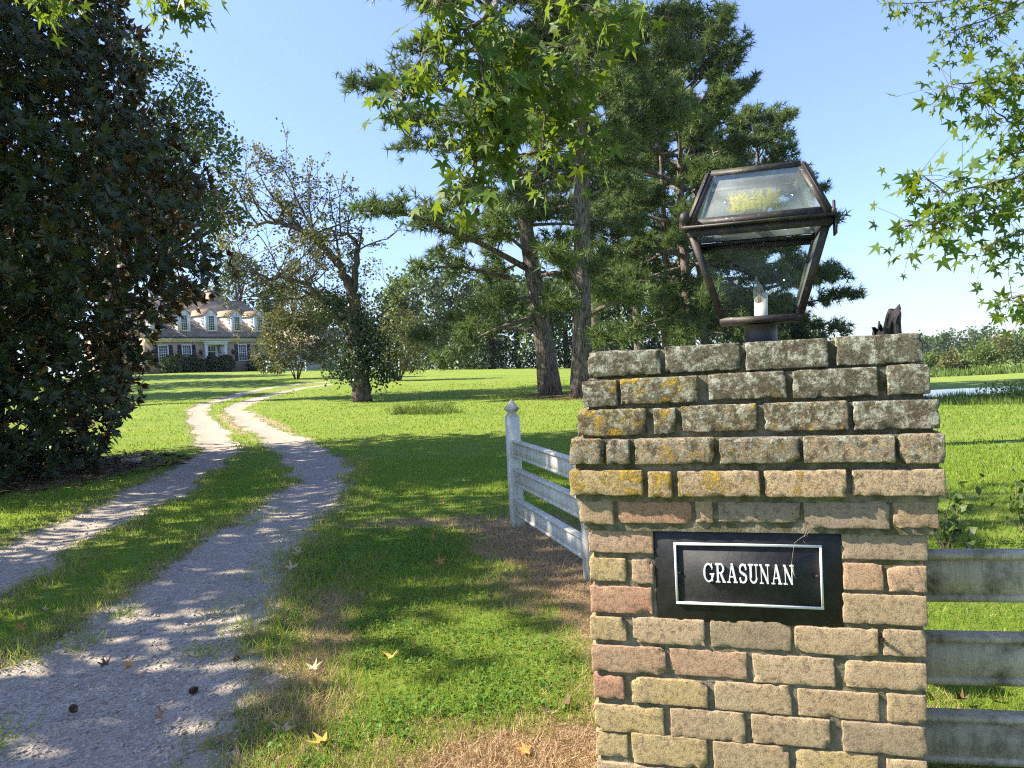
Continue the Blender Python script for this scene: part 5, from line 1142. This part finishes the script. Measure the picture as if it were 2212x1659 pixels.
tw = [([T1(1072, -12, 3.9), T1(1066, 25, 3.85), T1(1020, 55, 3.8), T1(965, 78, 3.75), T1(915, 110, 3.7), T1(885, 160, 3.65), T1(868, 200, 3.6)], .013, .003, .35),
      ([T1(1068, 20, 3.85), T1(1085, 60, 3.9), T1(1130, 110, 3.95), T1(1165, 160, 4.0), T1(1205, 210, 4.05), T1(1245, 262, 4.1)], .013, .004, 1.1),
      ([T1(1005, 60, 3.8), T1(1035, 120, 3.75), T1(1050, 200, 3.7), T1(1045, 290, 3.7), T1(1030, 360, 3.7), T1(1010, 440, 3.7)], .009, .002, 1.25),
      ([T1(1040, 130, 3.75), T1(1080, 190, 3.7), T1(1098, 270, 3.72), T1(1090, 330, 3.75)], .006, .002, 1.4),
      ([T1(1085, 60, 3.9), T1(1100, 140, 3.8), T1(1098, 200, 3.78)], .006, .002, 1.2),
      ([T1(1190, 190, 4.0), T1(1230, 170, 3.95), T1(1265, 150, 3.9)], .006, .002, 1.5), ([T1(1160, 150, 4.0), T1(1180, 240, 4.0), T1(1170, 320, 4.0), T1(1155, 380, 4.0)], .006, .002, 1.2),
      ([T1(1245, 262, 4.1), T1(1280, 300, 4.1), T1(1255, 350, 4.05)], .004, .002, .9), ([T1(1015, 60, 3.8), T1(960, 130, 3.8), T1(925, 180, 3.8)], .005, .002, .9), ([T1(950, 85, 3.75), T1(985, 20, 3.7), T1(1010, -10, 3.7)], .006, .003, 1.2),
      ([T1(965, 78, 3.75), T1(940, 30, 3.7), T1(955, -10, 3.7)], .005, .003, 1.2), ([T1(1130, 110, 3.95), T1(1250, 90, 3.9), T1(1300, 40, 3.8)], .005, .002, .45),
      ([T1(1230, -15, 3.6), T1(1265, 20, 3.6), T1(1320, 30, 3.6), T1(1385, 30, 3.6)], .008, .003, 1.5), ([T1(1060, 210, 3.7), T1(1020, 250, 3.7), T1(990, 290, 3.7), T1(975, 270, 3.7)], .004, .002, 1.0),
      ([T1(1040, 330, 3.7), T1(1000, 390, 3.7), T1(985, 440, 3.7)], .003, .002, 1.0), ([T1(868, 200, 3.6), T1(862, 215, 3.6)], .003, .002, 6.0), ([T1(885, 160, 3.65), T1(905, 200, 3.65)], .003, .002, 1.5),
      ([T1(330, -40, 4.6), T1(350, 0, 4.6), T1(400, 8, 4.6), T1(430, 5, 4.6)], .006, .002, 1.8), ([T1(60, -30, 4.4), T1(90, -2, 4.4), T1(150, 0, 4.4)], .005, .002, 1.4)]
n1_ = gum_parts(gum, sg, tw, 'gum', 88, .097, .07, 300, 1)
for px, py in ((872, 212), (1125, 375), (1140, 445), (1030, 455), (1250, 330)):     # hanging seed balls
    mb = MB(); c = at(px, py, 3.72) - sg; tube(mb, [c + [0, 0, .05], c + [.003, 0, .02], c], .0012, 4, False); d = rdir(60); sp_ = np.stack([d * .012, d * .0165], 1)
    lathe(mb, [(.002, -.013), (.009, -.009), (.0125, 0), (.009, .009), (.002, .013)], 10, np.array(Matrix.Translation(c)))
    for e in d: tube(mb, [c + e * .011, c + e * .0175], [.0018, .0004], 3, False)
    mb.build('seed_ball', M['cone'], gum)
# right sweetgum
sg2 = np.array([6.6, 6.8, 0.]); sg2[2] = hz(sg2[0], sg2[1])
gum2 = thing('sweetgum_tree', 'sweetgum standing beyond the right edge with leafy boughs reaching into the sky', 'tree', sg2)
wd = MB(); tube(wd, [[0, 0, -.3], [.1, 0, 2], [0, .1, 5], [.1, 0, 8]], [.30, .25, .18, .06], 12, wob=.06)
mains = [[(2330, 190, 6.2), (2240, 180, 6.0), (2150, 175, 5.9), (2070, 180, 5.8), (2040, 190, 5.8)], [(2330, 330, 6.0), (2230, 370, 5.8), (2130, 400, 5.6), (2050, 420, 5.5), (1985, 375, 5.5)], [(2330, 400, 6.0), (2220, 430, 5.7), (2120, 455, 5.5), (2030, 480, 5.4), (1955, 490, 5.4)], [(2330, 620, 6.0), (2260, 630, 6.0), (2200, 640, 6.0), (2150, 655, 6.0)], [(2330, 250, 6.2), (2240, 270, 6.0), (2180, 260, 5.9), (2120, 215, 5.8)], [(2300, 480, 6.0), (2220, 500, 5.8), (2160, 520, 5.7), (2120, 540, 5.7)], [(2320, -60, 9), (2200, 10, 8.6), (2140, 40, 8.4), (2075, 60, 8.4), (2040, 80, 8.4)], [(2200, 10, 8.6), (2100, -5, 8.4), (2000, 5, 8.4), (1915, 8, 8.4)], [(2160, 30, 8.4), (2150, 60, 8.4), (2120, 95, 8.4)], [(2330, 120, 6.2), (2260, 130, 6.0), (2210, 120, 6.0), (2190, 150, 6.0)], [(2260, 320, 5.9), (2200, 330, 5.8), (2130, 350, 5.7)]]
for mn in mains[:1] + mains[3:4] + mains[6:7] + mains[1:2]: 
    e = at(*mn[0]) - sg2; tube(wd, wiggle([0, 0, min(7.5, max(1.5, e[2] - .8))], e, 6, .05), np.linspace(.07, .02, 6), 6)
CR2 = rl(9, (1.6, 1.0, 6.6), (1.6, 2.2, 2.2), 1.3)
for l in CR2: tube(wd, wiggle([0, 0, min(7.5, max(2.5, l[2] - 1.5))], l[:3], 6, .1), np.linspace(.06, .015, 6), 5)
wd.build('trunk', M['bark_dark'], gum2, True)
mb = MB()
for l in CR2:
    m = 420; c, r = np.array(l[:3]), np.array(l[3:6]); u = rdir(m); P = c + u * r * rng.uniform(.3, 1.05, (m, 1)) ** .5; scatter(mb, *QUADL, P, nrm(u + rng.normal(0, .7, (m, 3)) + [0, 0, -.5]), nrm(rdir(m) + [0, 0, .8]), .15 * rng.uniform(.8, 1.3, m), rng.uniform(0, .8, m))
mb.build('crown', M['gum'], gum2)
tw2 = [([at(*p) for p in mn], .012, .003, (1.0 if i not in (6, 7, 8) else .7)) for i, mn in enumerate(mains)]
n2_ = gum_parts(gum2, sg2, tw2, 'gum', 92, .102, .125, 300, 2, hang=.6)

# ------------------------------------------------------------------ right-hand field, pond bank and far trees
def place(px, d): 
    p = at(px, 760, d); return p[0], p[1]
FAR = [(2008, 116, 3.2, 2.4, 'pale', 'light green bush by the pier edge across the far field'), (2050, 112, 3.0, 2.4, 'olive', 'low olive bush across the far field'), (2088, 114, 3.9, 2.2, 'oak', 'dark green bush across the far field'), (2122, 108, 3.4, 2.6, 'pale', 'pale spreading bush across the far field'),
       (2152, 118, 5.6, 3.0, 'pale', 'rounded bright yellow-green tree across the far field'), (2192, 110, 5.9, 3.2, 'olive', 'brownish open tree across the far field'), (2235, 104, 5.4, 3.0, 'oak', 'dark tree at the right edge across the far field'), (1965, 118, 3.4, 2.6, 'oak', 'bush across the far field behind the pier')]
for (px, d, h, r, mt, lb) in FAR:
    x, y = place(px, d); lobes_tree('field_tree' if h > 5 else 'field_bush', lb, (x, y), rl(7, (0, 0, h * .5), (r * .6, r * .5, h * .32), r * .5, .6), 1500, .36, mt, (h * .5, .14), 'trees and bushes across the far field', cat='tree' if h > 5 else 'bush')
ORD = ['first', 'second', 'third', 'fourth', 'fifth', 'sixth', 'seventh', 'eighth', 'ninth', 'tenth']
for i, px in enumerate(np.linspace(1990, 2250, 10)):
    d = 270 + 22 * math.sin(i * 2.3); x, y = place(px + 6 * math.sin(i * 5), d); h = 10.2 + 1.8 * math.sin(i * 1.7) + 1.2 * math.sin(i * 4.1); z = hz(x, y)
    w = ['oak', 'pale', 'oak', 'needle_far', 'olive'][i % 5]
    lobes_tree('distant_tree', '%s tree from the pier in the distant hazy tree line beyond the field' % ORD[i], (x, y), rl(8, (0, 0, h * .52), (4.6, 3, h * .34), 3.2, 1.4), 1100, .95, w, (h * .6, .3), 'distant tree line at the right')
# rank growth on the field edge and round the pond
def patch(name, cells, mat, tv=None, leaf=None):
    mb = MB()
    for (x0, x1, y0, y1, n, h0, h1, wd) in cells:
        X, Y = rng.uniform(x0, x1, n), rng.uniform(y0, y1, n); Hh = rng.uniform(h0, h1, n) * (.55 + .9 * fnoise(X, Y, .55, 11)); P = np.stack([X, Y, height(X, Y) - .03], -1)
        keep = (P[:, 2] > -1.24) | (Y > 60)
        A_ = nrm(np.stack([rng.normal(0, .22, n), rng.normal(0, .22, n), np.ones(n)], -1)); tv_ = np.array([[0, -.5, 0], [0, .5, 0], [.55, -.35, .03], [.55, .35, .03], [1, 0, .16]])
        scatter(mb, tv_, [[[0, 1, 3, 2]], [[2, 3, 4]]], P[keep], A_[keep], rdir(n)[keep], Hh[keep], np.clip(fnoise(X, Y, .8, 4) * .7 + rng.uniform(0, .4, n), 0, 1)[keep], np.full(n, wd)[keep])
    return mb.build(name, M[mat], None, False, kind='stuff')
patch('pond_grass', [(11, 18.6, 25.2, 31.5, 4200, .12, .36, .03), (17.6, 24, 30, 33, 2500, .2, .5, .04), (18.6, 30, 25.2, 30.0, 6500, .2, .62, .035), (30, 46, 24.5, 44, 5000, .5, 1.3, .05), (11, 40, 46, 54, 7000, .5, 1.7, .06), (10, 13.6, 31, 47, 1500, .2, .6, .05)], 'weed')
patch('field_growth', [(40, 110, 92, 106, 6000, .5, 1.4, .22)], 'weed')
mb = MB()                       # leafy weeds on the near bank
n = 8000; X = rng.uniform(17.5, 32, n); Y = 25.6 + 4.2 * rng.uniform(0, 1, n); Hh = .55 * fnoise(X, Y, .5, 12) + .15; P = np.stack([X, Y, height(X, Y) + rng.uniform(0, 1, n) * Hh * 1.4], -1)
scatter(mb, *QUADL, P, rdir(n), nrm(rdir(n) + [0, 0, .8]), rng.uniform(.06, .13, n), rng.uniform(.2, 1, n)); mb.build('bank_weeds', M['weed'], None, False, kind='stuff')

# charred snag beyond the pier
g = at(1921, 800, 11.5); z = hz(g[0], g[1]); sn = thing('dead_snag', 'charred black broken trunk sticking up behind the right end of the pier', 'dead tree', (g[0], g[1], z))
top = at(1921, 650, 11.5)[2] - z; mb = MB(); n = 26; a = np.arange(n) * 2 * math.pi / n; lev = np.linspace(0, 1, 12); V = []
jag = np.array([top - .36 * min(1, max(0, .72 - math.cos(t)) / 1.2) ** .8 - abs(random.gauss(0, .085)) - (.06 if i % 3 == 0 else 0) + (.15 if i in (8, 18) else 0) for i, t in enumerate(a)]); jag = np.minimum(jag, top) / top
for q in lev:
    rr = (.20 - .02 * q) * (1 + .16 * np.sin(a * 5 + 1) + .08 * rng.normal(size=n)); V.append(np.stack([rr * np.cos(a), rr * np.sin(a), np.minimum(q * top * 1.0, jag * top) * 1.0 - .1 * (q == 0)], -1))
for q in lev[::-1][:6]:
    rr = (.20 - .02 * q) * .55; V.append(np.stack([rr * np.cos(a), rr * np.sin(a), np.minimum(q * top, jag * top * .96)], -1))
m_ = len(V); i = np.arange(m_ - 1)[:, None] * n; j = np.arange(n)[None]; k = (j + 1) % n; mb.add(np.concatenate(V), np.stack([i + j, i + k, i + n + k, i + n + j], -1).reshape(-1, 4)); mb.build('trunk', M['char'], sn)
mb = MB(); tube(mb, [[-.26, -.2, top - .72], [-.1, -.27, top - .52], [.05, -.24, top - .62]], [.010, .014, .006], 5); mb.build('dead_vine', M['twig'], sn)

# saplings by the side fence
def sapling(label, px, py, d, h, n, lean=0, mat='oak'):
    g = at(px, py, d); z = hz(g[0], g[1]); t = thing('sapling', label, 'plant', (g[0], g[1], z)); wd, lf = MB(), MB(); P, A_ = [], []
    for i in range(5):
        e = np.array([rng.normal(0, .14) + lean, rng.normal(0, .12), h * rng.uniform(.6, 1)]); q = wiggle([0, 0, -.05], e, 6, .03); tube(wd, q, np.linspace(.008, .002, 6), 4, False)
        for k in range(n // 5): f = rng.integers(2, 6); P.append(q[f] + rng.normal(0, .06, 3)); A_.append(nrm(rng.normal(0, 1, 3) + [0, 0, -.2]))
    P, A_ = np.array(P), np.array(A_); wd.build('stems', M['twig'], t)
    scatter(lf, *QUADL, P, A_, nrm(rdir(len(P)) + [0, 0, .8]), rng.uniform(.05, .09, len(P)), rng.uniform(0, 1, len(P))); lf.build('foliage', M[mat], t)
sapling('leafy dark sapling just right of the pier above the side fence', 2045, 1150, 5.6, .52, 120)
sapling('dark leafy twig at the right edge above the side fence', 2212, 1150, 6.0, .45, 60)
# ragged grass clumps left by the mower
def clump(label, px, py, n, r, h):
    g = ground_at(px, py); t = thing('weed_clump', label, 'weeds', g); mb = MB(); a = rng.uniform(0, 6.28, n); q = r * np.sqrt(rng.uniform(0, 1, n)) * [1]; P = np.stack([q * np.cos(a) * 1.5, q * np.sin(a) * .7, np.zeros(n) - .02], -1)
    tv_ = np.array([[0, -.5, 0], [0, .5, 0], [.55, -.35, .05], [.55, .35, .05], [1, 0, .25]]); scatter(mb, tv_, [[[0, 1, 3, 2]], [[2, 3, 4]]], P, nrm(np.stack([rng.normal(0, .5, n), rng.normal(0, .4, n), np.ones(n)], -1)), rdir(n), h * rng.uniform(.5, 1.1, n), rng.uniform(.3, 1, n), np.full(n, .022)); mb.build('blades', M['weed'], t)
clump('pale weed clump in the open lawn right of the leaning trunk', 912, 893, 420, .75, .5); clump('low weed scraps right of the pale weed clump', 958, 895, 130, .5, .3); clump('weed clump at the foot of the leaning pine', 1088, 861, 200, .8, .35)
# pale rock beside the drive
g = ground_at(283, 1001); V, F = brick_mesh(.34, .20, .11, .04, 5, 3, 2, .016, 5, .01); mb = MB(); mb.add(V + [0, 0, .05], F); o = mb.build('rock', M['stone'], None, True); o.location = g.tolist(); tag(o, 'pale flat rock in the grass between magnolia and drive', 'rock')

# ------------------------------------------------------------------ grass
BL = (np.array([[0, -.5, 0], [0, .5, 0], [.55, -.38, .05], [.55, .38, .05], [1, 0, .28]]), [[[0, 1, 3, 2]], [[2, 3, 4]]])
BL1 = (np.array([[0, -.5, 0], [0, .5, 0], [1, 0, .2]]), [[[0, 1, 2]]])
def sample(n, r0, r1, amax=40, amin=-50):
    r = r0 * (r1 / r0) ** rng.uniform(0, 1, n); a = R(amin) + (R(amax) - R(amin)) * rng.uniform(0, 1, n); return r * np.sin(a), r * np.cos(a)
def in_pier(x, y):
    d = np.stack([x - 0, y - PD], -1); u = d @ [math.cos(YAW), -math.sin(YAW)]; v = d @ [math.sin(YAW), math.cos(YAW)]; return (u > .18) & (u < 1.1) & (v > -.02) & (v < .9)
def lawn(name, n, r0, r1, h, wk, mat, green, tmpl, lay=0., tshift=0):
    x, y = sample(n, r0, r1); g = gravel_mask(x, y); dr = dry_mask(x, y); f = np.clip(fnoise(x, y, 1.7, 21) * .7 + fnoise(x, y, .37, 22) * .5, 0, 1.2)
    if green: keep = (g < -.02 + .10 * rng.normal(size=n)) & (rng.uniform(0, 1, n) > dr * 1.5 - .25)
    else: keep = (rng.uniform(0, 1, n) < dr * 1.6 - .15) | ((g > -.32) & (g < .06) & (rng.uniform(0, 1, n) < .30))
    keep &= (rng.uniform(0, 1, n) > sstep(.05, .2, g) * .985) & ~in_pier(x, y) & ((np.hypot(x - MAGC[0], y - MAGC[1]) > 3.2) | (rng.uniform(0, 1, n) < .15))
    x, y, g, f, dr = x[keep], y[keep], g[keep], f[keep], dr[keep]; m = len(x); r = np.hypot(x, y)
    edge = sstep(-.5, .0, g); hh = h * rng.uniform(.45, 1.25, m) * (.65 + .6 * f) * (1 + .55 * edge * (pdist(x, y, RC) < 1.6))
    ln = (.45 + .4 * lay); A_ = nrm(np.stack([rng.normal(0, ln, m), rng.normal(0, ln, m), np.full(m, 1 - .62 * lay)], -1))
    P = np.stack([x, y, height(x, y) - np.clip(g, 0, .3) * .09 - .004], -1)
    tt = np.clip(.18 + .34 * f + rng.normal(0, .16, m) + .40 * edge * rng.uniform(0, 1, m) + tshift, 0, 1); mb = MB(); scatter(mb, *tmpl, P, A_, nrm(rdir(m) + [0, -.6, .2]), hh, tt, np.maximum(.0032, r * wk)); return mb.build(name, M[mat], None, False, kind='stuff')
lawn('lawn_grass', 170000, 2.4, 13, .062, .00085, 'grass', True, BL)
lawn('lawn_grass', 110000, 9, 46, .060, .0013, 'grass', True, BL1)
lawn('dead_grass', 320000, 2.4, 14, .055, .0007, 'dry', False, BL, lay=.7)
# clover and broad-leaved weeds among the near grass
x, y = sample(42000, 2.6, 7.5, 12, -26); g = gravel_mask(x, y); f = fnoise(x, y, 1.15, 41) * .7 + fnoise(x, y, 3.1, 42) * .4; k = (g < -.12) & (f + .16 * rng.normal(size=len(x)) > .56) & (dry_mask(x, y) < .35) & ~in_pier(x, y); x, y = x[k], y[k]; m = len(x); mb = MB()
scatter(mb, *QUADL, np.stack([x, y, height(x, y) + rng.uniform(.012, .038, m)], -1), nrm(rdir(m) * [1, 1, .3]), nrm(rdir(m) * .6 + [0, 0, 1]), rng.uniform(.012, .030, m), rng.uniform(0, 1, m)); mb.build('clover', M['clover'], None, False, kind='stuff')
# crushed stone on the wheel tracks
st = []
for sd_ in range(4):
    q = rdir(6) * [1, .8, .6]; V = np.array([[1, 0, 0], [-1, 0, 0], [0, .8, 0], [0, -.8, 0], [0, 0, .6], [0, 0, -.6]]) * (1 + .3 * rng.normal(size=(6, 1))); st.append((V, [[[0, 2, 4], [2, 1, 4], [1, 3, 4], [3, 0, 4], [2, 0, 5], [1, 2, 5], [3, 1, 5], [0, 3, 5]]]))
x, y = sample(38000, 2.6, 11, 10, -40); g = gravel_mask(x, y); k = g > -.06 + .1 * rng.normal(size=len(x)); x, y, g = x[k], y[k], g[k]; mb = MB(); w = rng.integers(0, 4, len(x)); S_ = (.0028 + .013 * rng.uniform(0, 1, len(x)) ** 5) * (1 + .06 * np.hypot(x, y))
P = np.stack([x, y, height(x, y) - np.clip(g, 0, .3) * .09 + .0015], -1)
for i in range(4): j = w == i; scatter(mb, *st[i], P[j], rdir(j.sum()) * [1, 1, .25], nrm(rdir(j.sum()) * .4 + [0, 0, 1]), S_[j])
mb.build('loose_stones', M['stone'], None, False, kind='stuff')
# weeds in the gravel
mb = MB(); x, y = sample(900, 2.9, 9, 8, -38); g = gravel_mask(x, y); k = (g > -.1) & (g < .3) & (fnoise(x, y, 1.1, 31) > .45); x, y = x[k][:90], y[k][:90]
for a, b in zip(x, y):
    m = 26; r = rng.uniform(.03, .10); q = rng.normal(0, r, (m, 2)); scatter(mb, *BL, np.stack([a + q[:, 0], b + q[:, 1], height(a + q[:, 0], b + q[:, 1]) - .01], -1), nrm(np.stack([q[:, 0] / r * .6 + rng.normal(0, .3, m), q[:, 1] / r * .6, np.full(m, .7)], -1)), rdir(m), rng.uniform(.03, .09, m), rng.uniform(.3, 1, m), np.full(m, .005))
mb.build('gravel_weeds', M['grass'], None, False, kind='stuff')
# ------------------------------------------------------------------ fallen leaves and cones
LV = [(645, 1205, 'tan', .13, 'pale tan fallen leaf at the drive edge, upper of two'), (626, 1241, 'tan', .15, 'pale curled fallen leaf at the drive edge, lower of two'), (962, 1093, 'orange', .12, 'orange fallen leaf on the lawn left of the wing fence post'), (1037, 1098, 'yellow', .10, 'small yellow fallen leaf beside the foot of the wing fence post'),
      (931, 1170, 'orange', .12, 'upright orange fallen leaf in the sunny grass streak'), (903, 1163, 'tan', .09, 'small tan fallen leaf in the streak of sun on the lawn'), (947, 1226, 'orange', .13, 'large orange fallen leaf in mid lawn below the sunny streak'), (902, 1262, 'tan', .08, 'small tan fallen leaf on shaded lawn below the large orange leaf'), (1078, 1264, 'yellow', .10, 'yellow fallen leaf where green lawn meets dead grass'), (778, 1303, 'brown', .10, 'dark brown fallen leaf on shaded lawn near the drive edge'),
      (895, 1408, 'yellow', .11, 'yellow and brown fallen leaf in the shaded clover'), (850, 1432, 'yellow', .12, 'curled yellow fallen leaf just below the yellow and brown one'), (676, 1462, 'tan', .12, 'pale fallen leaf standing in grass by the gravel'), (679, 1490, 'orange', .09, 'small orange fallen leaf under the pale standing leaf'), (1225, 1528, 'brown', .11, 'dark red fallen leaf in dead grass near the pier'), (606, 1585, 'tan', .14, 'large tan fallen leaf at the bottom in mixed grass'),
      (709, 1618, 'yellow', .15, 'large yellow-orange fallen leaf at the bottom edge of the lawn'), (289, 1448, 'orange', .12, 'orange-brown fallen leaf on the shaded gravel'), (38, 1370, 'orange', .12, 'orange fallen leaf at the left edge on the grass strip'), (228, 1453, 'brown', .10, 'dark brown fallen leaf left of the orange-brown one on the gravel'), (120, 1373, 'brown', .09, 'dark brown fallen leaf on the gravel by the left grass strip'), (90, 1330, 'tan', .09, 'tan fallen leaf on the left end of the grass strip'),
      (1065, 1300, 'brown', .08, 'small brown fallen leaf in the dead grass beside the wing fence'), (1180, 1560, 'tan', .09, 'tan fallen leaf in dead grass at the foot of the pier'), (2150, 1525, 'tan', .10, 'tan fallen leaf above the lowest side fence rail, at the right edge'), (2165, 1388, 'yellow', .10, 'yellow fallen leaf between the side fence rails'), (2090, 1395, 'tan', .10, 'tan fallen leaf between the side fence rails nearer the pier'), (2070, 1530, 'brown', .10, 'dark brown fallen leaf above the lowest side fence rail by the pier'), (460, 1330, 'brown', .08, 'small brown fallen leaf on the near track beside a pine cone'), (1005, 1120, 'tan', .08, 'small tan fallen leaf on the bare tongue of dead grass'), (1140, 1630, 'orange', .1, 'orange fallen leaf in straw at the bottom edge by the pier'), (355, 1560, 'brown', .09, 'small brown fallen leaf at the bottom of the near wheel track')]
lm = {}
for q in ('tan', 'orange', 'yellow', 'brown'):
    for s_ in range(2):
        b = MB(); V = STAR[0].copy(); V[:, 2] = (.7 * V[:, 1] ** 2 * (1 + s_)) + .45 * (V[:, 0] - .5) ** 2 + .04 * rng.normal(size=len(V)); b.add(V, *STAR[1]); me = b.mesh('fallen_leaf'); me.materials.append(M['fall_' + q]); lm[(q, s_)] = me
for i, (px, py, q, s_, lb) in enumerate(LV):
    g = ground_at(px, py); o = link('fallen_leaf', lm[(q, i % 2)]); o.location = (g[0], g[1], g[2] + .03); o.rotation_euler = (rng.normal(0, .45), rng.normal(0, .45), rng.uniform(0, 6.28)); o.scale = [s_ * .62] * 3
    tag(o, lb or 'small %s fallen leaf lying on the grass or gravel' % q, 'fallen leaf', 'fallen leaves around the drive')
b = MB(); 
for t in range(9):
    zz = -.02 + t * .0052; rr = .016 * math.sin(math.pi * (t + 1.2) / 11)
    for k in range(8): a = k * .785 + t * .4; d = np.array([math.cos(a), math.sin(a), .35]); c = np.array([0, 0, zz]); s_ = np.array([-math.sin(a), math.cos(a), 0]) * .005; b.add([c + d * rr * .4 - s_, c + d * rr * .4 + s_, c + d * rr * 1.15 + s_ * .5, c + d * rr * 1.15 - s_ * .5, c + d * rr * .6 + [0, 0, .004]], [[0, 1, 2, 3]], [[0, 4, 1]])
tube(b, [[0, 0, -.02], [0, 0, .022]], .007, 6); cm = b.mesh('pine_cone'); cm.materials.append(M['cone'])
for px, py, lb in ((160, 1532, 'dark pine cone lying on the gravel at the left bottom'), (510, 1425, 'dark pine cone lying in the middle of the near wheel track'), (250, 1170, 'dark pine cone on the far wheel track'), (420, 1490, 'dark pine cone at the lower near wheel track')):
    g = ground_at(px, py); o = link('pine_cone', cm); o.location = (g[0], g[1], g[2] + .0); o.rotation_euler = (R(85), 0, rng.uniform(0, 6.28)); o.scale = [1.1] * 3; tag(o, lb, 'pine cone', 'pine cones on the drive')
fp = PM[:3, :3] @ np.array([face_pt(1903, 1381)[0], -.004, face_pt(1903, 1381)[1]]) + PM[:3, 3]
o = link('pine_cone', cm); o.location = fp.tolist(); o.rotation_euler = (R(70), .4, 0); o.scale = [.42] * 3; tag(o, 'tiny brown cone caught in a mortar joint below the nameplate', 'pine cone')

# ------------------------------------------------------------------ the day's haze
mh_ = bpy.data.materials.new('haze'); mh_.use_nodes = True; t = mh_.node_tree; t.nodes.clear(); o_ = t.nodes.new('ShaderNodeOutputMaterial'); pv = t.nodes.new('ShaderNodeVolumePrincipled')
pv.inputs['Color'].default_value = (.80, .88, 1, 1); pv.inputs['Density'].default_value = .00018; pv.inputs['Anisotropy'].default_value = .3; t.links.new(pv.outputs[0], o_.inputs['Volume'])
mb = MB(); box(mb, -700, 700, -60, 900, -14, 34); mb.build('haze', mh_, None, False, kind='stuff')
